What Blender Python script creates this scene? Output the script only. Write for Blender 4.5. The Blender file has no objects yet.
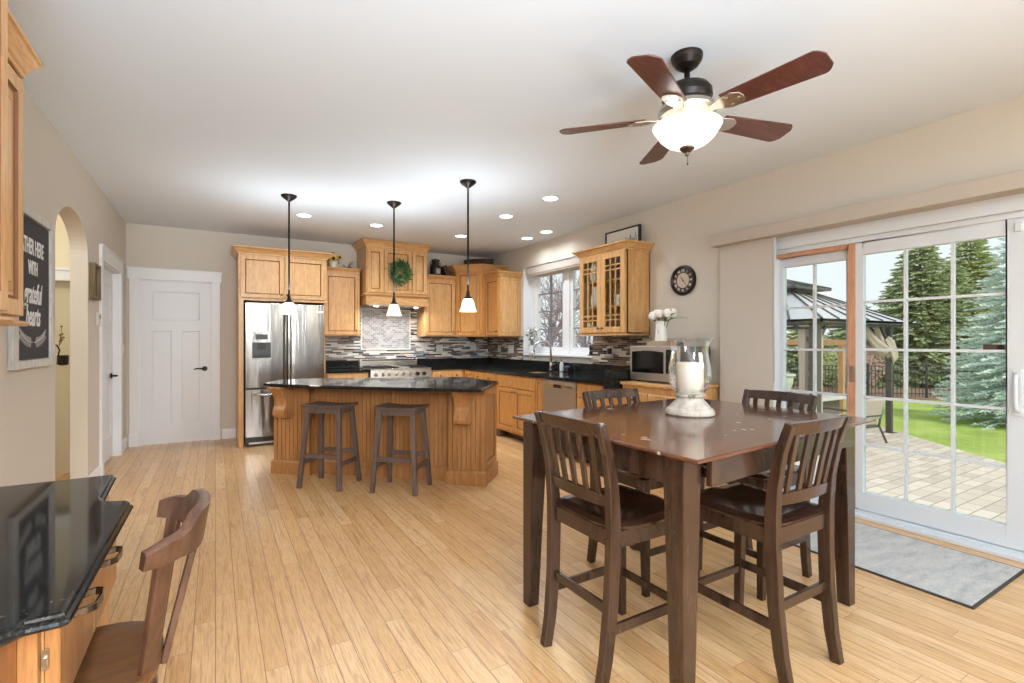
import bpy, bmesh, math, random
from mathutils import Vector, Matrix
random.seed(7)
SC = bpy.context.scene
COL = SC.collection
PI = math.pi

# ------------------------------------------------------------------ camera
cam_data = bpy.data.cameras.new('camera')
cam = bpy.data.objects.new('camera', cam_data)
COL.objects.link(cam)
cam.location = (0.0, 0.0, 1.28)
cam.rotation_euler = (PI/2, 0.0, -math.atan(296.5/495.0))
cam_data.sensor_width = 36.0
cam_data.lens = 495.0/1024.0*36.0
cam_data.clip_start = 0.05
cam_data.clip_end = 200.0
SC.camera = cam

# ------------------------------------------------------------------ world, sun, exposure
world = bpy.data.worlds.new('sky')
SC.world = world
world.use_nodes = True
wn = world.node_tree
bg = wn.nodes['Background']
bg.inputs['Color'].default_value = (0.97, 0.985, 1.0, 1.0)
bg.inputs['Strength'].default_value = 1.13

def lamp(name, kind, loc, energy, color=(1, 1, 1), rot=(0, 0, 0), size=None, size_y=None, parent=None, spread=None):
    d = bpy.data.lights.new(name, kind)
    d.energy = energy
    d.color = color
    if kind == 'AREA':
        d.size = size
        if size_y:
            d.shape = 'RECTANGLE'
            d.size_y = size_y
        else:
            d.shape = 'DISK'
        if spread:
            d.spread = spread
    elif kind == 'POINT' and size:
        d.shadow_soft_size = size
    elif kind == 'SUN':
        d.angle = size or 0.02
    o = bpy.data.objects.new(name, d)
    COL.objects.link(o)
    o.location = loc
    o.rotation_euler = rot
    if parent is not None:
        o.parent = parent
        o.matrix_parent_inverse = parent.matrix_basis.inverted()
    return o

# hazy daylight over the garden
lamp('sun', 'SUN', (12, -6, 12), 3.0, (1.0, 0.96, 0.9), (math.radians(42), math.radians(22), math.radians(-25)), 0.25)
# fill lamps added out of view behind the camera, brightening ceiling and walls
lamp('rear_up_fill', 'AREA', (0.1, -2.4, 1.1), 310, (0.60, 0.80, 1.0), (math.radians(146), 0, math.radians(10)), 2.4, 2.0, spread=math.radians(110))
lamp('rear_right_fill', 'AREA', (3.0, -1.7, 2.3), 55, (1.0, 0.98, 0.90), (math.radians(58), 0, math.radians(38)), 1.8, 1.2)
lamp('rear_left_fill', 'AREA', (0.0, -2.6, 2.2), 130, (1.0, 0.98, 0.95), (math.radians(72), 0, math.radians(24)), 1.6, 1.0, spread=math.radians(120))
lamp('hall_fill', 'POINT', (-1.9, 5.0, 2.4), 30, (1, .95, .86), size=.1)  # unseen lamp added to brighten the hall beyond the arch

SC.view_settings.view_transform = 'Standard'
SC.view_settings.look = 'None'
SC.view_settings.exposure = 0.0
SC.view_settings.gamma = 1.0
SC.view_settings.use_curve_mapping = False
try:
    SC.cycles.max_bounces = 10
    SC.cycles.diffuse_bounces = 6
    SC.cycles.glossy_bounces = 5
    SC.cycles.transmission_bounces = 8
    SC.cycles.transparent_max_bounces = 16
    SC.cycles.sample_clamp_indirect = 6.0
    SC.cycles.caustics_reflective = False
    SC.cycles.caustics_refractive = False
    SC.cycles.use_denoising = True
except Exception:
    pass

# ------------------------------------------------------------------ mesh helpers
class MB:
    """collects shapes (in the space of matrix T) and links them as one mesh object"""
    def __init__(s, T=None):
        s.v, s.f, s.m, s.s = [], [], [], []
        s.T = T or Matrix.Identity(4)

    def add(s, verts, faces, mi=0, smooth=False):
        b = len(s.v)
        s.v += [s.T @ Vector(p) for p in verts]
        for f in faces:
            s.f.append([b+i for i in f])
            s.m.append(mi)
            s.s.append(smooth)

    def box(s, a, b, mi=0):
        x0, x1 = sorted((a[0], b[0])); y0, y1 = sorted((a[1], b[1])); z0, z1 = sorted((a[2], b[2]))
        s.add([(x0,y0,z0),(x1,y0,z0),(x1,y1,z0),(x0,y1,z0),(x0,y0,z1),(x1,y0,z1),(x1,y1,z1),(x0,y1,z1)],
              [(0,3,2,1),(4,5,6,7),(0,1,5,4),(1,2,6,5),(2,3,7,6),(3,0,4,7)], mi)

    def sections(s, secs, mi=0, smooth=False, caps=True, closed=False):
        """loft through rings of equal length"""
        n = len(secs[0])
        vs = [p for r in secs for p in r]
        fs = []
        k = len(secs)
        for i in range(k if closed else k-1):
            j = (i+1) % k
            for a in range(n):
                b = (a+1) % n
                fs.append((i*n+a, i*n+b, j*n+b, j*n+a))
        if caps and not closed:
            fs.append(tuple(reversed(range(n))))
            fs.append(tuple((k-1)*n+a for a in range(n)))
        s.add(vs, fs, mi, smooth)

    def bar(s, p, q, w, t, mi=0, xdir=None, w1=None, t1=None):
        """rectangular bar from p to q, width w along xdir, thickness t across"""
        p, q = Vector(p), Vector(q)
        d = (q-p).normalized()
        x = Vector(xdir) if xdir is not None else (Vector((1,0,0)) if abs(d.x) < .9 else Vector((0,1,0)))
        x = (x - d*x.dot(d)).normalized()
        y = d.cross(x).normalized()
        w1 = w if w1 is None else w1
        t1 = t if t1 is None else t1
        r = lambda c, a, b: [c-x*a/2-y*b/2, c+x*a/2-y*b/2, c+x*a/2+y*b/2, c-x*a/2+y*b/2]
        s.sections([r(p, w, t), r(q, w1, t1)], mi)

    def rectsweep(s, path, sizes, xdir, mi=0, smooth=False):
        """rectangle swept along a path; xdir is the fixed direction of the width"""
        X = Vector(xdir).normalized()
        secs = []
        n = len(path)
        for i, p in enumerate(path):
            p = Vector(p)
            a, b = Vector(path[max(0, i-1)]), Vector(path[min(n-1, i+1)])
            d = (b-a).normalized()
            y = d.cross(X).normalized()
            w, t = sizes[i] if isinstance(sizes, list) else sizes
            secs.append([p-X*w/2-y*t/2, p+X*w/2-y*t/2, p+X*w/2+y*t/2, p-X*w/2+y*t/2])
        s.sections(secs, mi, smooth)

    def cyl(s, p, q, r0, r1=None, n=16, mi=0, smooth=True, caps=True):
        p, q = Vector(p), Vector(q)
        r1 = r0 if r1 is None else r1
        d = (q-p).normalized()
        x = d.orthogonal().normalized()
        y = d.cross(x)
        ring = lambda c, r: [c + x*(r*math.cos(2*PI*i/n)) + y*(r*math.sin(2*PI*i/n)) for i in range(n)]
        b = len(s.f)
        s.sections([ring(p, r0), ring(q, r1)], mi, smooth, caps)
        if caps:
            s.s[-1] = s.s[-2] = False

    def lathe(s, prof, c=(0,0,0), n=24, mi=0, smooth=True, mis=None):
        """profile of (radius, height) turned about the vertical through c"""
        rings = []
        for r, z in prof:
            rings.append([(c[0]+r*math.cos(2*PI*i/n), c[1]+r*math.sin(2*PI*i/n), c[2]+z) for i in range(n)])
        for k in range(len(rings)-1):
            m = mis[k] if mis else mi
            b = len(s.v)
            s.v += [s.T @ Vector(p) for p in rings[k]+rings[k+1]]
            for a in range(n):
                d = (a+1) % n
                s.f.append([b+a, b+d, b+n+d, b+n+a]); s.m.append(m); s.s.append(smooth)
        for ring, rev in ((rings[0], True), (rings[-1], False)):
            if prof[0 if rev else -1][0] > 1e-5:
                s.add(ring, [tuple(reversed(range(n))) if rev else tuple(range(n))], (mis[0] if rev else mis[-1]) if mis else mi)

    def tube(s, pts, r, n=8, mi=0, caps=True, closed=False):
        pts = [Vector(p) for p in pts]
        k = len(pts)
        secs = []
        prev = None
        for i, p in enumerate(pts):
            if closed:
                d = (pts[(i+1) % k]-pts[i-1]).normalized()
            else:
                d = (pts[min(k-1, i+1)]-pts[max(0, i-1)]).normalized()
            if prev is None:
                x = d.orthogonal().normalized()
            else:
                x = (prev - d*prev.dot(d))
                x = x.normalized() if x.length > 1e-6 else d.orthogonal().normalized()
            prev = x
            y = d.cross(x)
            rr = r[i] if isinstance(r, (list, tuple)) else r
            secs.append([p + x*(rr*math.cos(2*PI*a/n)) + y*(rr*math.sin(2*PI*a/n)) for a in range(n)])
        s.sections(secs, mi, True, caps, closed)

    def prism(s, poly, z0, z1, mi=0, mi_top=None):
        """polygon in XY (counter-clockwise) extruded from z0 to z1"""
        n = len(poly)
        vs = [(p[0], p[1], z0) for p in poly]+[(p[0], p[1], z1) for p in poly]
        fs = [(a, (a+1) % n, n+(a+1) % n, n+a) for a in range(n)]
        s.add(vs, fs, mi)
        s.add([(p[0], p[1], z1) for p in poly], [tuple(range(n))], mi if mi_top is None else mi_top)
        s.add([(p[0], p[1], z0) for p in poly], [tuple(reversed(range(n)))], mi)

    def plate(s, poly, O, U, V, t, mi=0, smooth=False):
        """polygon (u,v) in the plane O,U,V extruded by t along U x V"""
        O, U, V = Vector(O), Vector(U), Vector(V)
        N = U.cross(V).normalized()
        n = len(poly)
        vs = [O+U*u+V*v for u, v in poly]+[O+U*u+V*v+N*t for u, v in poly]
        fs = [(a, (a+1) % n, n+(a+1) % n, n+a) for a in range(n)]
        fs += [tuple(reversed(range(n))), tuple(range(n, 2*n))]
        s.add(vs, fs, mi, smooth)

    def panel(s, O, U, V, w, h, prof, back=True):
        """framed panel: rings of (inset, depth, material) on a w x h rectangle; N = U x V is outward"""
        O, U, V = Vector(O), Vector(U).normalized(), Vector(V).normalized()
        N = U.cross(V).normalized()
        def ring(i, d):
            return [O+U*i+V*i+N*d, O+U*(w-i)+V*i+N*d, O+U*(w-i)+V*(h-i)+N*d, O+U*i+V*(h-i)+N*d]
        for k in range(len(prof)-1):
            a, b = ring(*prof[k][:2]), ring(*prof[k+1][:2])
            s.add(a+b, [(j, (j+1) % 4, 4+(j+1) % 4, 4+j) for j in range(4)], prof[k+1][2])
        s.add(ring(*prof[-1][:2]), [(0, 1, 2, 3)], prof[-1][2])
        if back:
            s.add(ring(*prof[0][:2]), [(3, 2, 1, 0)], 0)

    def crown(s, path, prof, side=1, mi=0, mis=None, closed=False):
        """profile (out, z) swept along a horizontal polyline with mitred corners; side=1 means out is to the right of travel"""
        n = len(path)
        P = [Vector((p[0], p[1], 0)) for p in path]
        z0 = path[0][2] if len(path[0]) > 2 else 0
        nrm = []
        for i in range(n if closed else n-1):
            d = (P[(i+1) % n]-P[i]).normalized()
            nrm.append(Vector((d.y, -d.x, 0))*side)
        secs = []
        for i in range(n):
            if closed:
                a, b = nrm[i-1], nrm[i]
            else:
                a = nrm[max(0, i-1)]; b = nrm[min(n-2, i)]
            m = (a+b)
            m = m/ max(1e-6, m.dot(b)) if m.length > 1e-6 else b
            secs.append([P[i]+m*o+Vector((0, 0, z0+z)) for o, z in prof])
        s.sections(secs, mi, False, True, closed)

    def ball(s, c, r, n=12, mi=0, sz=1.0):
        prof = [(max(1e-6, r*math.sin(PI*i/(n//2))), -r*sz*math.cos(PI*i/(n//2))) for i in range(n//2+1)]
        s.lathe(prof, c, n, mi)

    def grid(s, fn, nu, nv, mi=0, smooth=True, flip=False):
        vs = [fn(u/nu, v/nv) for v in range(nv+1) for u in range(nu+1)]
        fs = []
        for v in range(nv):
            for u in range(nu):
                a = v*(nu+1)+u
                f = (a, a+1, a+nu+2, a+nu+1)
                fs.append(tuple(reversed(f)) if flip else f)
        s.add(vs, fs, mi, smooth)

    def mesh(s, name):
        me = bpy.data.meshes.new(name)
        me.from_pydata([tuple(v) for v in s.v], [], s.f)
        me.polygons.foreach_set('material_index', s.m)
        me.polygons.foreach_set('use_smooth', s.s)
        me.update()
        return me

def clean(ob, bevel, seg=2, weld=True):
    if bevel:
        bm = bmesh.new(); bm.from_mesh(ob.data)
        bmesh.ops.remove_doubles(bm, verts=bm.verts, dist=1e-5)
        bm.to_mesh(ob.data); bm.free()
        m = ob.modifiers.new('edge', 'BEVEL')
        m.width = bevel; m.segments = seg; m.limit_method = 'ANGLE'; m.angle_limit = math.radians(40)
        m.use_clamp_overlap = True

def part(name, mb, mats, parent, bevel=0, label=None, kind=None):
    """a part: one mesh under its thing, built in the same space the thing stands in"""
    me = mb.mesh(name)
    for m in (mats if isinstance(mats, (list, tuple)) else [mats]):
        me.materials.append(m)
    o = bpy.data.objects.new(name, me)
    COL.objects.link(o)
    o.parent = parent
    if parent is not None:
        w = parent.matrix_basis.copy()
        p = parent
        W = Matrix.Identity(4)
        chain = []
        while p is not None:
            chain.append(p); p = p.parent
        for q in reversed(chain):
            W = W @ q.matrix_parent_inverse @ q.matrix_basis
        o.matrix_parent_inverse = W.inverted()
    if label: o['label'] = label
    if kind: o['kind'] = kind
    clean(o, bevel)
    return o

def thing(name, label, cat, loc=(0, 0, 0), group=None):
    o = bpy.data.objects.new(name, None)
    COL.objects.link(o)
    o.empty_display_size = 0.1
    o.location = loc
    o['label'] = label; o['category'] = cat
    if group: o['group'] = group
    return o

def solo(name, mb, mats, label, cat, group=None, bevel=0, kind=None):
    """a thing that is one mesh; its origin is moved to its base"""
    xs = [v.x for v in mb.v]; ys = [v.y for v in mb.v]; zs = [v.z for v in mb.v]
    c = Vector(((min(xs)+max(xs))/2, (min(ys)+max(ys))/2, min(zs)))
    mb.v = [v-c for v in mb.v]
    me = mb.mesh(name)
    for m in (mats if isinstance(mats, (list, tuple)) else [mats]):
        me.materials.append(m)
    o = bpy.data.objects.new(name, me)
    COL.objects.link(o)
    o.location = c
    if label: o['label'] = label
    if cat: o['category'] = cat
    if group: o['group'] = group
    if kind: o['kind'] = kind
    clean(o, bevel)
    return o

def struct(name, mb, mats, label=None, cat=None, bevel=0):
    me = mb.mesh(name)
    for m in (mats if isinstance(mats, (list, tuple)) else [mats]):
        me.materials.append(m)
    o = bpy.data.objects.new(name, me)
    COL.objects.link(o)
    o['kind'] = 'structure'
    if label: o['label'] = label
    if cat: o['category'] = cat
    clean(o, bevel)
    return o

def kids(o):
    return [c for c in SC.objects if c.parent == o]

def copy_tree(o, parent=None):
    c = o.copy()
    COL.objects.link(c)
    c.parent = parent
    for ch in kids(o):
        copy_tree(ch, c)
    return c

def text_mesh(txt, size, shear=0.0, extrude=0.001, spacing=1.0, bold=0.0):
    """lettering as a mesh in its own XY plane, centred"""
    cu = bpy.data.curves.new('lettering', 'FONT')
    cu.body = txt; cu.size = size; cu.shear = shear; cu.extrude = extrude
    cu.align_x = 'CENTER'; cu.align_y = 'CENTER'; cu.space_character = spacing; cu.offset = bold
    cu.resolution_u = 3
    ob = bpy.data.objects.new('lettering', cu)
    COL.objects.link(ob)
    bpy.context.view_layer.update()
    dg = bpy.context.evaluated_depsgraph_get()
    me = bpy.data.meshes.new_from_object(ob.evaluated_get(dg))
    v = [x.co.copy() for x in me.vertices]
    f = [list(p.vertices) for p in me.polygons]
    bpy.data.objects.remove(ob); bpy.data.curves.remove(cu); bpy.data.meshes.remove(me)
    return v, f

def put_text(mb, txt, size, O, U, V, mi=0, sx=1.0, **k):
    v, f = text_mesh(txt, size, **k)
    O, U, V = Vector(O), Vector(U).normalized(), Vector(V).normalized()
    N = U.cross(V)
    mb.add([O+U*p.x*sx+V*p.y+N*p.z for p in v], f, mi)

# ------------------------------------------------------------------ materials
def lin(c):
    return tuple(((x/255.0)/12.92 if x/255.0 <= .04045 else ((x/255.0+.055)/1.055)**2.4) for x in c)+(1.0,)

def mat(name, rgb, rough=.5, metal=0.0, spec=.5, coat=0.0, emit=0.0):
    m = bpy.data.materials.new(name)
    m.use_nodes = True
    b = m.node_tree.nodes['Principled BSDF']
    b.inputs['Base Color'].default_value = lin(rgb)
    b.inputs['Roughness'].default_value = rough
    b.inputs['Metallic'].default_value = metal
    b.inputs['Specular IOR Level'].default_value = spec
    b.inputs['Coat Weight'].default_value = coat
    b.inputs['Coat Roughness'].default_value = .08
    if emit:
        b.inputs['Emission Color'].default_value = lin(rgb)
        b.inputs['Emission Strength'].default_value = emit
    return m

class N:
    """short hand for building a node tree"""
    def __init__(s, m):
        s.t = m.node_tree; s.b = s.t.nodes['Principled BSDF']
    def n(s, typ, **k):
        x = s.t.nodes.new(typ)
        for a, v in k.items():
            setattr(x, a, v)
        return x
    def l(s, a, b):
        s.t.links.new(a, b)
    def math(s, op, a, b=None, c=None):
        x = s.n('ShaderNodeMath', operation=op)
        for i, v in enumerate((a, b, c)):
            if v is None: continue
            if isinstance(v, (int, float)): x.inputs[i].default_value = v
            else: s.l(v, x.inputs[i])
        return x.outputs[0]
    def coords(s, scale=(1, 1, 1), rot=(0, 0, 0), loc=(0, 0, 0)):
        tc = s.n('ShaderNodeTexCoord'); mp = s.n('ShaderNodeMapping')
        mp.inputs['Scale'].default_value = scale; mp.inputs['Rotation'].default_value = rot; mp.inputs['Location'].default_value = loc
        s.l(tc.outputs['Object'], mp.inputs[0])
        return mp.outputs[0]
    def noise(s, vec, scale, detail=3, rough=.5, dist=0.0):
        x = s.n('ShaderNodeTexNoise')
        x.inputs['Scale'].default_value = scale; x.inputs['Detail'].default_value = detail
        x.inputs['Roughness'].default_value = rough; x.inputs['Distortion'].default_value = dist
        if vec is not None: s.l(vec, x.inputs['Vector'])
        return x
    def ramp(s, fac, stops, interp='LINEAR'):
        r = s.n('ShaderNodeValToRGB')
        r.color_ramp.interpolation = interp
        els = r.color_ramp.elements
        while len(els) < len(stops): els.new(.5)
        for e, (p, c) in zip(els, stops):
            e.position = p; e.color = lin(c) if len(c) == 3 else c
        s.l(fac, r.inputs[0])
        return r.outputs[0]
    def mix(s, fac, a, b, mode='MIX'):
        x = s.n('ShaderNodeMix', data_type='RGBA', blend_type=mode)
        if isinstance(fac, (int, float)): x.inputs[0].default_value = fac
        else: s.l(fac, x.inputs[0])
        for i, v in ((6, a), (7, b)):
            if isinstance(v, tuple): x.inputs[i].default_value = v
            else: s.l(v, x.inputs[i])
        return x.outputs[2]
    def bump(s, h, strength=.2, dist=.002):
        x = s.n('ShaderNodeBump')
        x.inputs['Strength'].default_value = strength; x.inputs['Distance'].default_value = dist
        s.l(h, x.inputs['Height']); s.l(x.outputs[0], s.b.inputs['Normal'])
        return x

def plaster(name, rgb, rough=.75, bump=.06):
    m = mat(name, rgb, rough, spec=.25)
    g = N(m); v = g.coords()
    n = g.noise(v, 90, 4)
    g.bump(n.outputs[0], bump, .001)
    return m

def wood(name, a, b, c, rough=.35, axis='Z', scale=1.0, coat=0.0, streak=14.0, bump=.05, wear=None):
    """grain running along one axis"""
    m = mat(name, b, rough, coat=coat)
    g = N(m)
    k = {'X': (1.2, streak, streak), 'Y': (streak, 1.2, streak), 'Z': (streak, streak, 1.2)}[axis]
    v = g.coords(tuple(x*scale for x in k))
    n1 = g.noise(v, 2.2, 5, .6, .4)
    n2 = g.noise(v, 11, 3, .6)
    col = g.ramp(n1.outputs[0], [(.28, a), (.5, b), (.74, c)])
    dk = g.ramp(n2.outputs[0], [(.3, (175, 165, 155)), (.62, (255, 255, 255))])
    out = g.mix(.45, col, dk, 'MULTIPLY')
    if wear:
        w = g.noise(g.coords((1, 1, 1)), wear[1], 4, .65)
        f = g.ramp(w.outputs[0], [(wear[2], (0, 0, 0)), (wear[2]+.06, (255, 255, 255))])
        out = g.mix(f, out, lin(wear[0]))
    g.l(out, g.b.inputs['Base Color'])
    g.bump(n2.outputs[0], bump, .001)
    return m

def oak_floor():
    m = mat('oak_planks', (200, 160, 110), .34)
    g = N(m)
    tc = g.n('ShaderNodeTexCoord'); sp = g.n('ShaderNodeSeparateXYZ')
    g.l(tc.outputs['Object'], sp.inputs[0])
    W = .083
    xs = g.math('DIVIDE', sp.outputs[0], W)
    xi = g.math('FLOOR', xs); xf = g.math('FRACT', xs)
    wn1 = g.n('ShaderNodeTexWhiteNoise', noise_dimensions='1D'); g.l(xi, wn1.inputs['W'])
    ys = g.math('ADD', g.math('DIVIDE', sp.outputs[1], 1.05), g.math('MULTIPLY', wn1.outputs[0], 9.0))
    yi = g.math('FLOOR', ys); yf = g.math('FRACT', ys)
    cb = g.n('ShaderNodeCombineXYZ'); g.l(xi, cb.inputs[0]); g.l(yi, cb.inputs[1])
    wn2 = g.n('ShaderNodeTexWhiteNoise', noise_dimensions='2D'); g.l(cb.outputs[0], wn2.inputs['Vector'])
    tone = g.ramp(wn2.outputs[0], [(0, (204, 161, 110)), (.3, (211, 170, 119)), (.6, (216, 177, 128)), (1, (223, 187, 141))])
    # grain, shifted per plank
    sh = g.n('ShaderNodeVectorMath', operation='MULTIPLY_ADD')
    g.l(wn2.outputs['Color'], sh.inputs[0]); sh.inputs[1].default_value = (40, 40, 40); g.l(tc.outputs['Object'], sh.inputs[2])
    mp = g.n('ShaderNodeMapping'); mp.inputs['Scale'].default_value = (22, 1.3, 1); g.l(sh.outputs[0], mp.inputs[0])
    n1 = g.noise(mp.outputs[0], 1.6, 5, .62, .9)
    n2 = g.noise(mp.outputs[0], 9, 3, .6)
    gr = g.ramp(n1.outputs[0], [(.3, (196, 176, 150)), (.5, (255, 255, 255)), (.72, (224, 206, 186))])
    gr2 = g.ramp(n2.outputs[0], [(.32, (205, 190, 172)), (.55, (255, 255, 255))])
    c = g.mix(.75, tone, gr, 'MULTIPLY')
    c = g.mix(.5, c, gr2, 'MULTIPLY')
    ex = g.math('MINIMUM', xf, g.math('SUBTRACT', 1.0, xf))
    ey = g.math('MULTIPLY', g.math('MINIMUM', yf, g.math('SUBTRACT', 1.0, yf)), 1.9/W)
    e = g.math('MINIMUM', ex, ey)
    seam = g.math('LESS_THAN', e, .02)
    c = g.mix(g.math('MULTIPLY', seam, .75), c, lin((104, 66, 34)))
    g.l(c, g.b.inputs['Base Color'])
    rr = g.math('MULTIPLY_ADD', n1.outputs[0], .16, .24)
    g.l(rr, g.b.inputs['Roughness'])
    g.bump(g.math('SUBTRACT', g.math('MULTIPLY', n2.outputs[0], .25), seam), .25, .001)
    return m

def strips(name, row, length, stops, axes, gap=.0016, grout=(150, 140, 128), rough=.18, jitter=True, half=False):
    """wall tile in rows: axes = (horizontal axis index, vertical axis index)"""
    m = mat(name, (128, 128, 128), rough)
    g = N(m)
    tc = g.n('ShaderNodeTexCoord'); sp = g.n('ShaderNodeSeparateXYZ')
    g.l(tc.outputs['Object'], sp.inputs[0])
    h, v = sp.outputs[axes[0]], sp.outputs[axes[1]]
    vs = g.math('DIVIDE', v, row)
    vi = g.math('FLOOR', vs); vf = g.math('FRACT', vs)
    wn = g.n('ShaderNodeTexWhiteNoise', noise_dimensions='1D'); g.l(vi, wn.inputs['W'])
    if half:
        off = g.math('MULTIPLY', g.math('FRACT', g.math('MULTIPLY', vi, .5)), 1.0)
    else:
        off = g.math('MULTIPLY', wn.outputs[0], 7.3)
    hs = g.math('ADD', g.math('DIVIDE', h, length), off)
    hi = g.math('FLOOR', hs); hf = g.math('FRACT', hs)
    cb = g.n('ShaderNodeCombineXYZ'); g.l(hi, cb.inputs[0]); g.l(vi, cb.inputs[1])
    w2 = g.n('ShaderNodeTexWhiteNoise', noise_dimensions='2D'); g.l(cb.outputs[0], w2.inputs['Vector'])
    col = g.ramp(w2.outputs[0], stops, 'CONSTANT')
    eh = g.math('MULTIPLY', g.math('MINIMUM', hf, g.math('SUBTRACT', 1.0, hf)), length)
    ev = g.math('MULTIPLY', g.math('MINIMUM', vf, g.math('SUBTRACT', 1.0, vf)), row)
    s = g.math('LESS_THAN', g.math('MINIMUM', eh, ev), gap)
    c = g.mix(s, col, lin(grout))
    g.l(c, g.b.inputs['Base Color'])
    g.l(g.math('MULTIPLY_ADD', s, .5, rough), g.b.inputs['Roughness'])
    g.bump(g.math('SUBTRACT', 1.0, s), .35, .001)
    return m

def granite(name):
    m = mat(name, (18, 18, 20), .06, spec=.26)
    g = N(m); v = g.coords()
    n = g.noise(v, 130, 3, .7)
    n2 = g.noise(v, 34, 4, .6)
    c = g.ramp(n.outputs[0], [(.42, (10, 11, 12)), (.56, (28, 29, 30)), (.66, (78, 78, 74)), (.74, (150, 146, 136))])
    c2 = g.ramp(n2.outputs[0], [(.4, (16, 17, 18)), (.7, (46, 48, 46))])
    g.l(g.mix(.45, c, c2), g.b.inputs['Base Color'])
    return m

def steel(name, rgb=(172, 169, 164), rough=.24, axis='Z', wave=0):
    m = mat(name, rgb, rough, metal=1.0)
    g = N(m)
    k = {'X': (1, 90, 90), 'Y': (90, 1, 90), 'Z': (90, 90, 1)}[axis]
    n = g.noise(g.coords(k), 3, 3)
    g.l(g.math('MULTIPLY_ADD', n.outputs[0], .16, rough-.08), g.b.inputs['Roughness'])
    if wave:
        w = g.noise(g.coords(tuple(1.0 if q == 1 else wave for q in k)), 1.0, 2, .5)
        g.bump(w.outputs[0], .55, .012)
    return m

def clear(name, tint=(245, 250, 250), edge=0.0):
    """thin window glass: see-through with a mirror-like film"""
    m = bpy.data.materials.new(name)
    m.use_nodes = True
    t = m.node_tree
    t.nodes.remove(t.nodes['Principled BSDF'])
    out = t.nodes['Material Output']
    tr = t.nodes.new('ShaderNodeBsdfTransparent'); tr.inputs[0].default_value = lin(tint)
    gl = t.nodes.new('ShaderNodeBsdfGlossy'); gl.inputs['Roughness'].default_value = .02
    gl.inputs['Color'].default_value = (1, 1, 1, 1)
    lw = t.nodes.new('ShaderNodeLayerWeight'); lw.inputs[0].default_value = .5
    pw = t.nodes.new('ShaderNodeMath'); pw.operation = 'POWER'; pw.inputs[1].default_value = 5.0 - 12*edge
    t.links.new(lw.outputs['Facing'], pw.inputs[0])
    fr = t.nodes.new('ShaderNodeMath'); fr.operation = 'MULTIPLY_ADD'; fr.inputs[1].default_value = .85; fr.inputs[2].default_value = .03
    t.links.new(pw.outputs[0], fr.inputs[0])
    mx = t.nodes.new('ShaderNodeMixShader')
    t.links.new(fr.outputs[0], mx.inputs[0]); t.links.new(tr.outputs[0], mx.inputs[1]); t.links.new(gl.outputs[0], mx.inputs[2])
    t.links.new(mx.outputs[0], out.inputs[0])
    return m

def shade_glass(name, rgb, emit):
    """opal lamp glass that passes the light of its bulb"""
    m = mat(name, rgb, .35)
    t = m.node_tree
    b = t.nodes['Principled BSDF']
    b.inputs['Emission Color'].default_value = lin(rgb)
    b.inputs['Emission Strength'].default_value = emit
    tr = t.nodes.new('ShaderNodeBsdfTranslucent'); tr.inputs[0].default_value = (.95, .95, .95, 1)
    mx = t.nodes.new('ShaderNodeMixShader'); mx.inputs[0].default_value = .6
    t.links.new(b.outputs[0], mx.inputs[1]); t.links.new(tr.outputs[0], mx.inputs[2]); t.links.new(mx.outputs[0], t.nodes['Material Output'].inputs[0])
    return m

M = {}
M['wall'] = plaster('beige_paint', (206, 198, 186))
M['hall'] = plaster('cream_paint', (226, 216, 190))
M['hall_dark'] = plaster('tan_paint', (206, 196, 168))
M['ceiling'] = plaster('ceiling_paint', (226, 234, 242), .8, .03)
M['white'] = mat('white_paint', (226, 228, 231), .38)
M['door_white'] = mat('door_paint', (222, 225, 229), .4)
M['vinyl'] = mat('white_vinyl', (214, 220, 226), .3)
M['floor'] = oak_floor()
M['maple'] = wood('honey_maple', (196, 146, 90), (211, 163, 107), (222, 178, 122), .33, 'Z', 1.0, streak=11)
M['maple_x'] = wood('honey_maple_rail', (196, 146, 90), (211, 163, 107), (222, 178, 122), .33, 'X', 1.0, streak=11)
M['maple_y'] = wood('honey_maple_along', (196, 146, 90), (211, 163, 107), (222, 178, 122), .33, 'Y', 1.0, streak=11)
M['maple_deep'] = wood('amber_maple', (186, 128, 66), (203, 146, 82), (214, 160, 96), .33, 'Z', 1.0, streak=11)
M['island'] = wood('island_maple', (156, 106, 62), (174, 124, 76), (189, 141, 92), .36, 'Z', 1.0, streak=13)
M['glaze'] = mat('dark_glaze', (122, 78, 40), .5)
M['granite'] = granite('black_granite')
M['steel'] = steel('brushed_steel', (132, 129, 125), .2, 'Z', 9.0)
M['steel_x'] = steel('brushed_steel_wide', (200, 196, 190), .26, 'X')
M['steel_y'] = steel('brushed_steel_long', (206, 203, 199), .38, 'Y')
M['chrome'] = mat('chrome', (215, 215, 215), .1, 1.0)
M['nickel'] = mat('brushed_nickel', (190, 182, 172), .28, 1.0)
M['pewter'] = mat('pewter_knob', (96, 84, 72), .35, .9)
M['faucet'] = mat('satin_steel', (176, 178, 182), .22, 1.0)
M['pull'] = mat('dark_pewter_pull', (128, 122, 116), .25, 1.0)
M['rod'] = mat('dark_rod', (12, 11, 10), .8, spec=.03)
M['black'] = mat('black_plastic', (18, 18, 19), .35)
M['black_gloss'] = mat('black_gloss', (12, 12, 14), .08)
M['bronze'] = mat('oiled_bronze', (44, 38, 35), .38, .75)
M['mosaic_b'] = strips('strip_mosaic_back', .023, .16, [(0, (222, 222, 216)), (.16, (104, 108, 116)), (.28, (84, 74, 68)), (.40, (190, 184, 172)), (.53, (132, 146, 158)), (.64, (58, 54, 54)), (.74, (228, 226, 220)), (.9, (150, 128, 108))], (0, 2))
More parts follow.
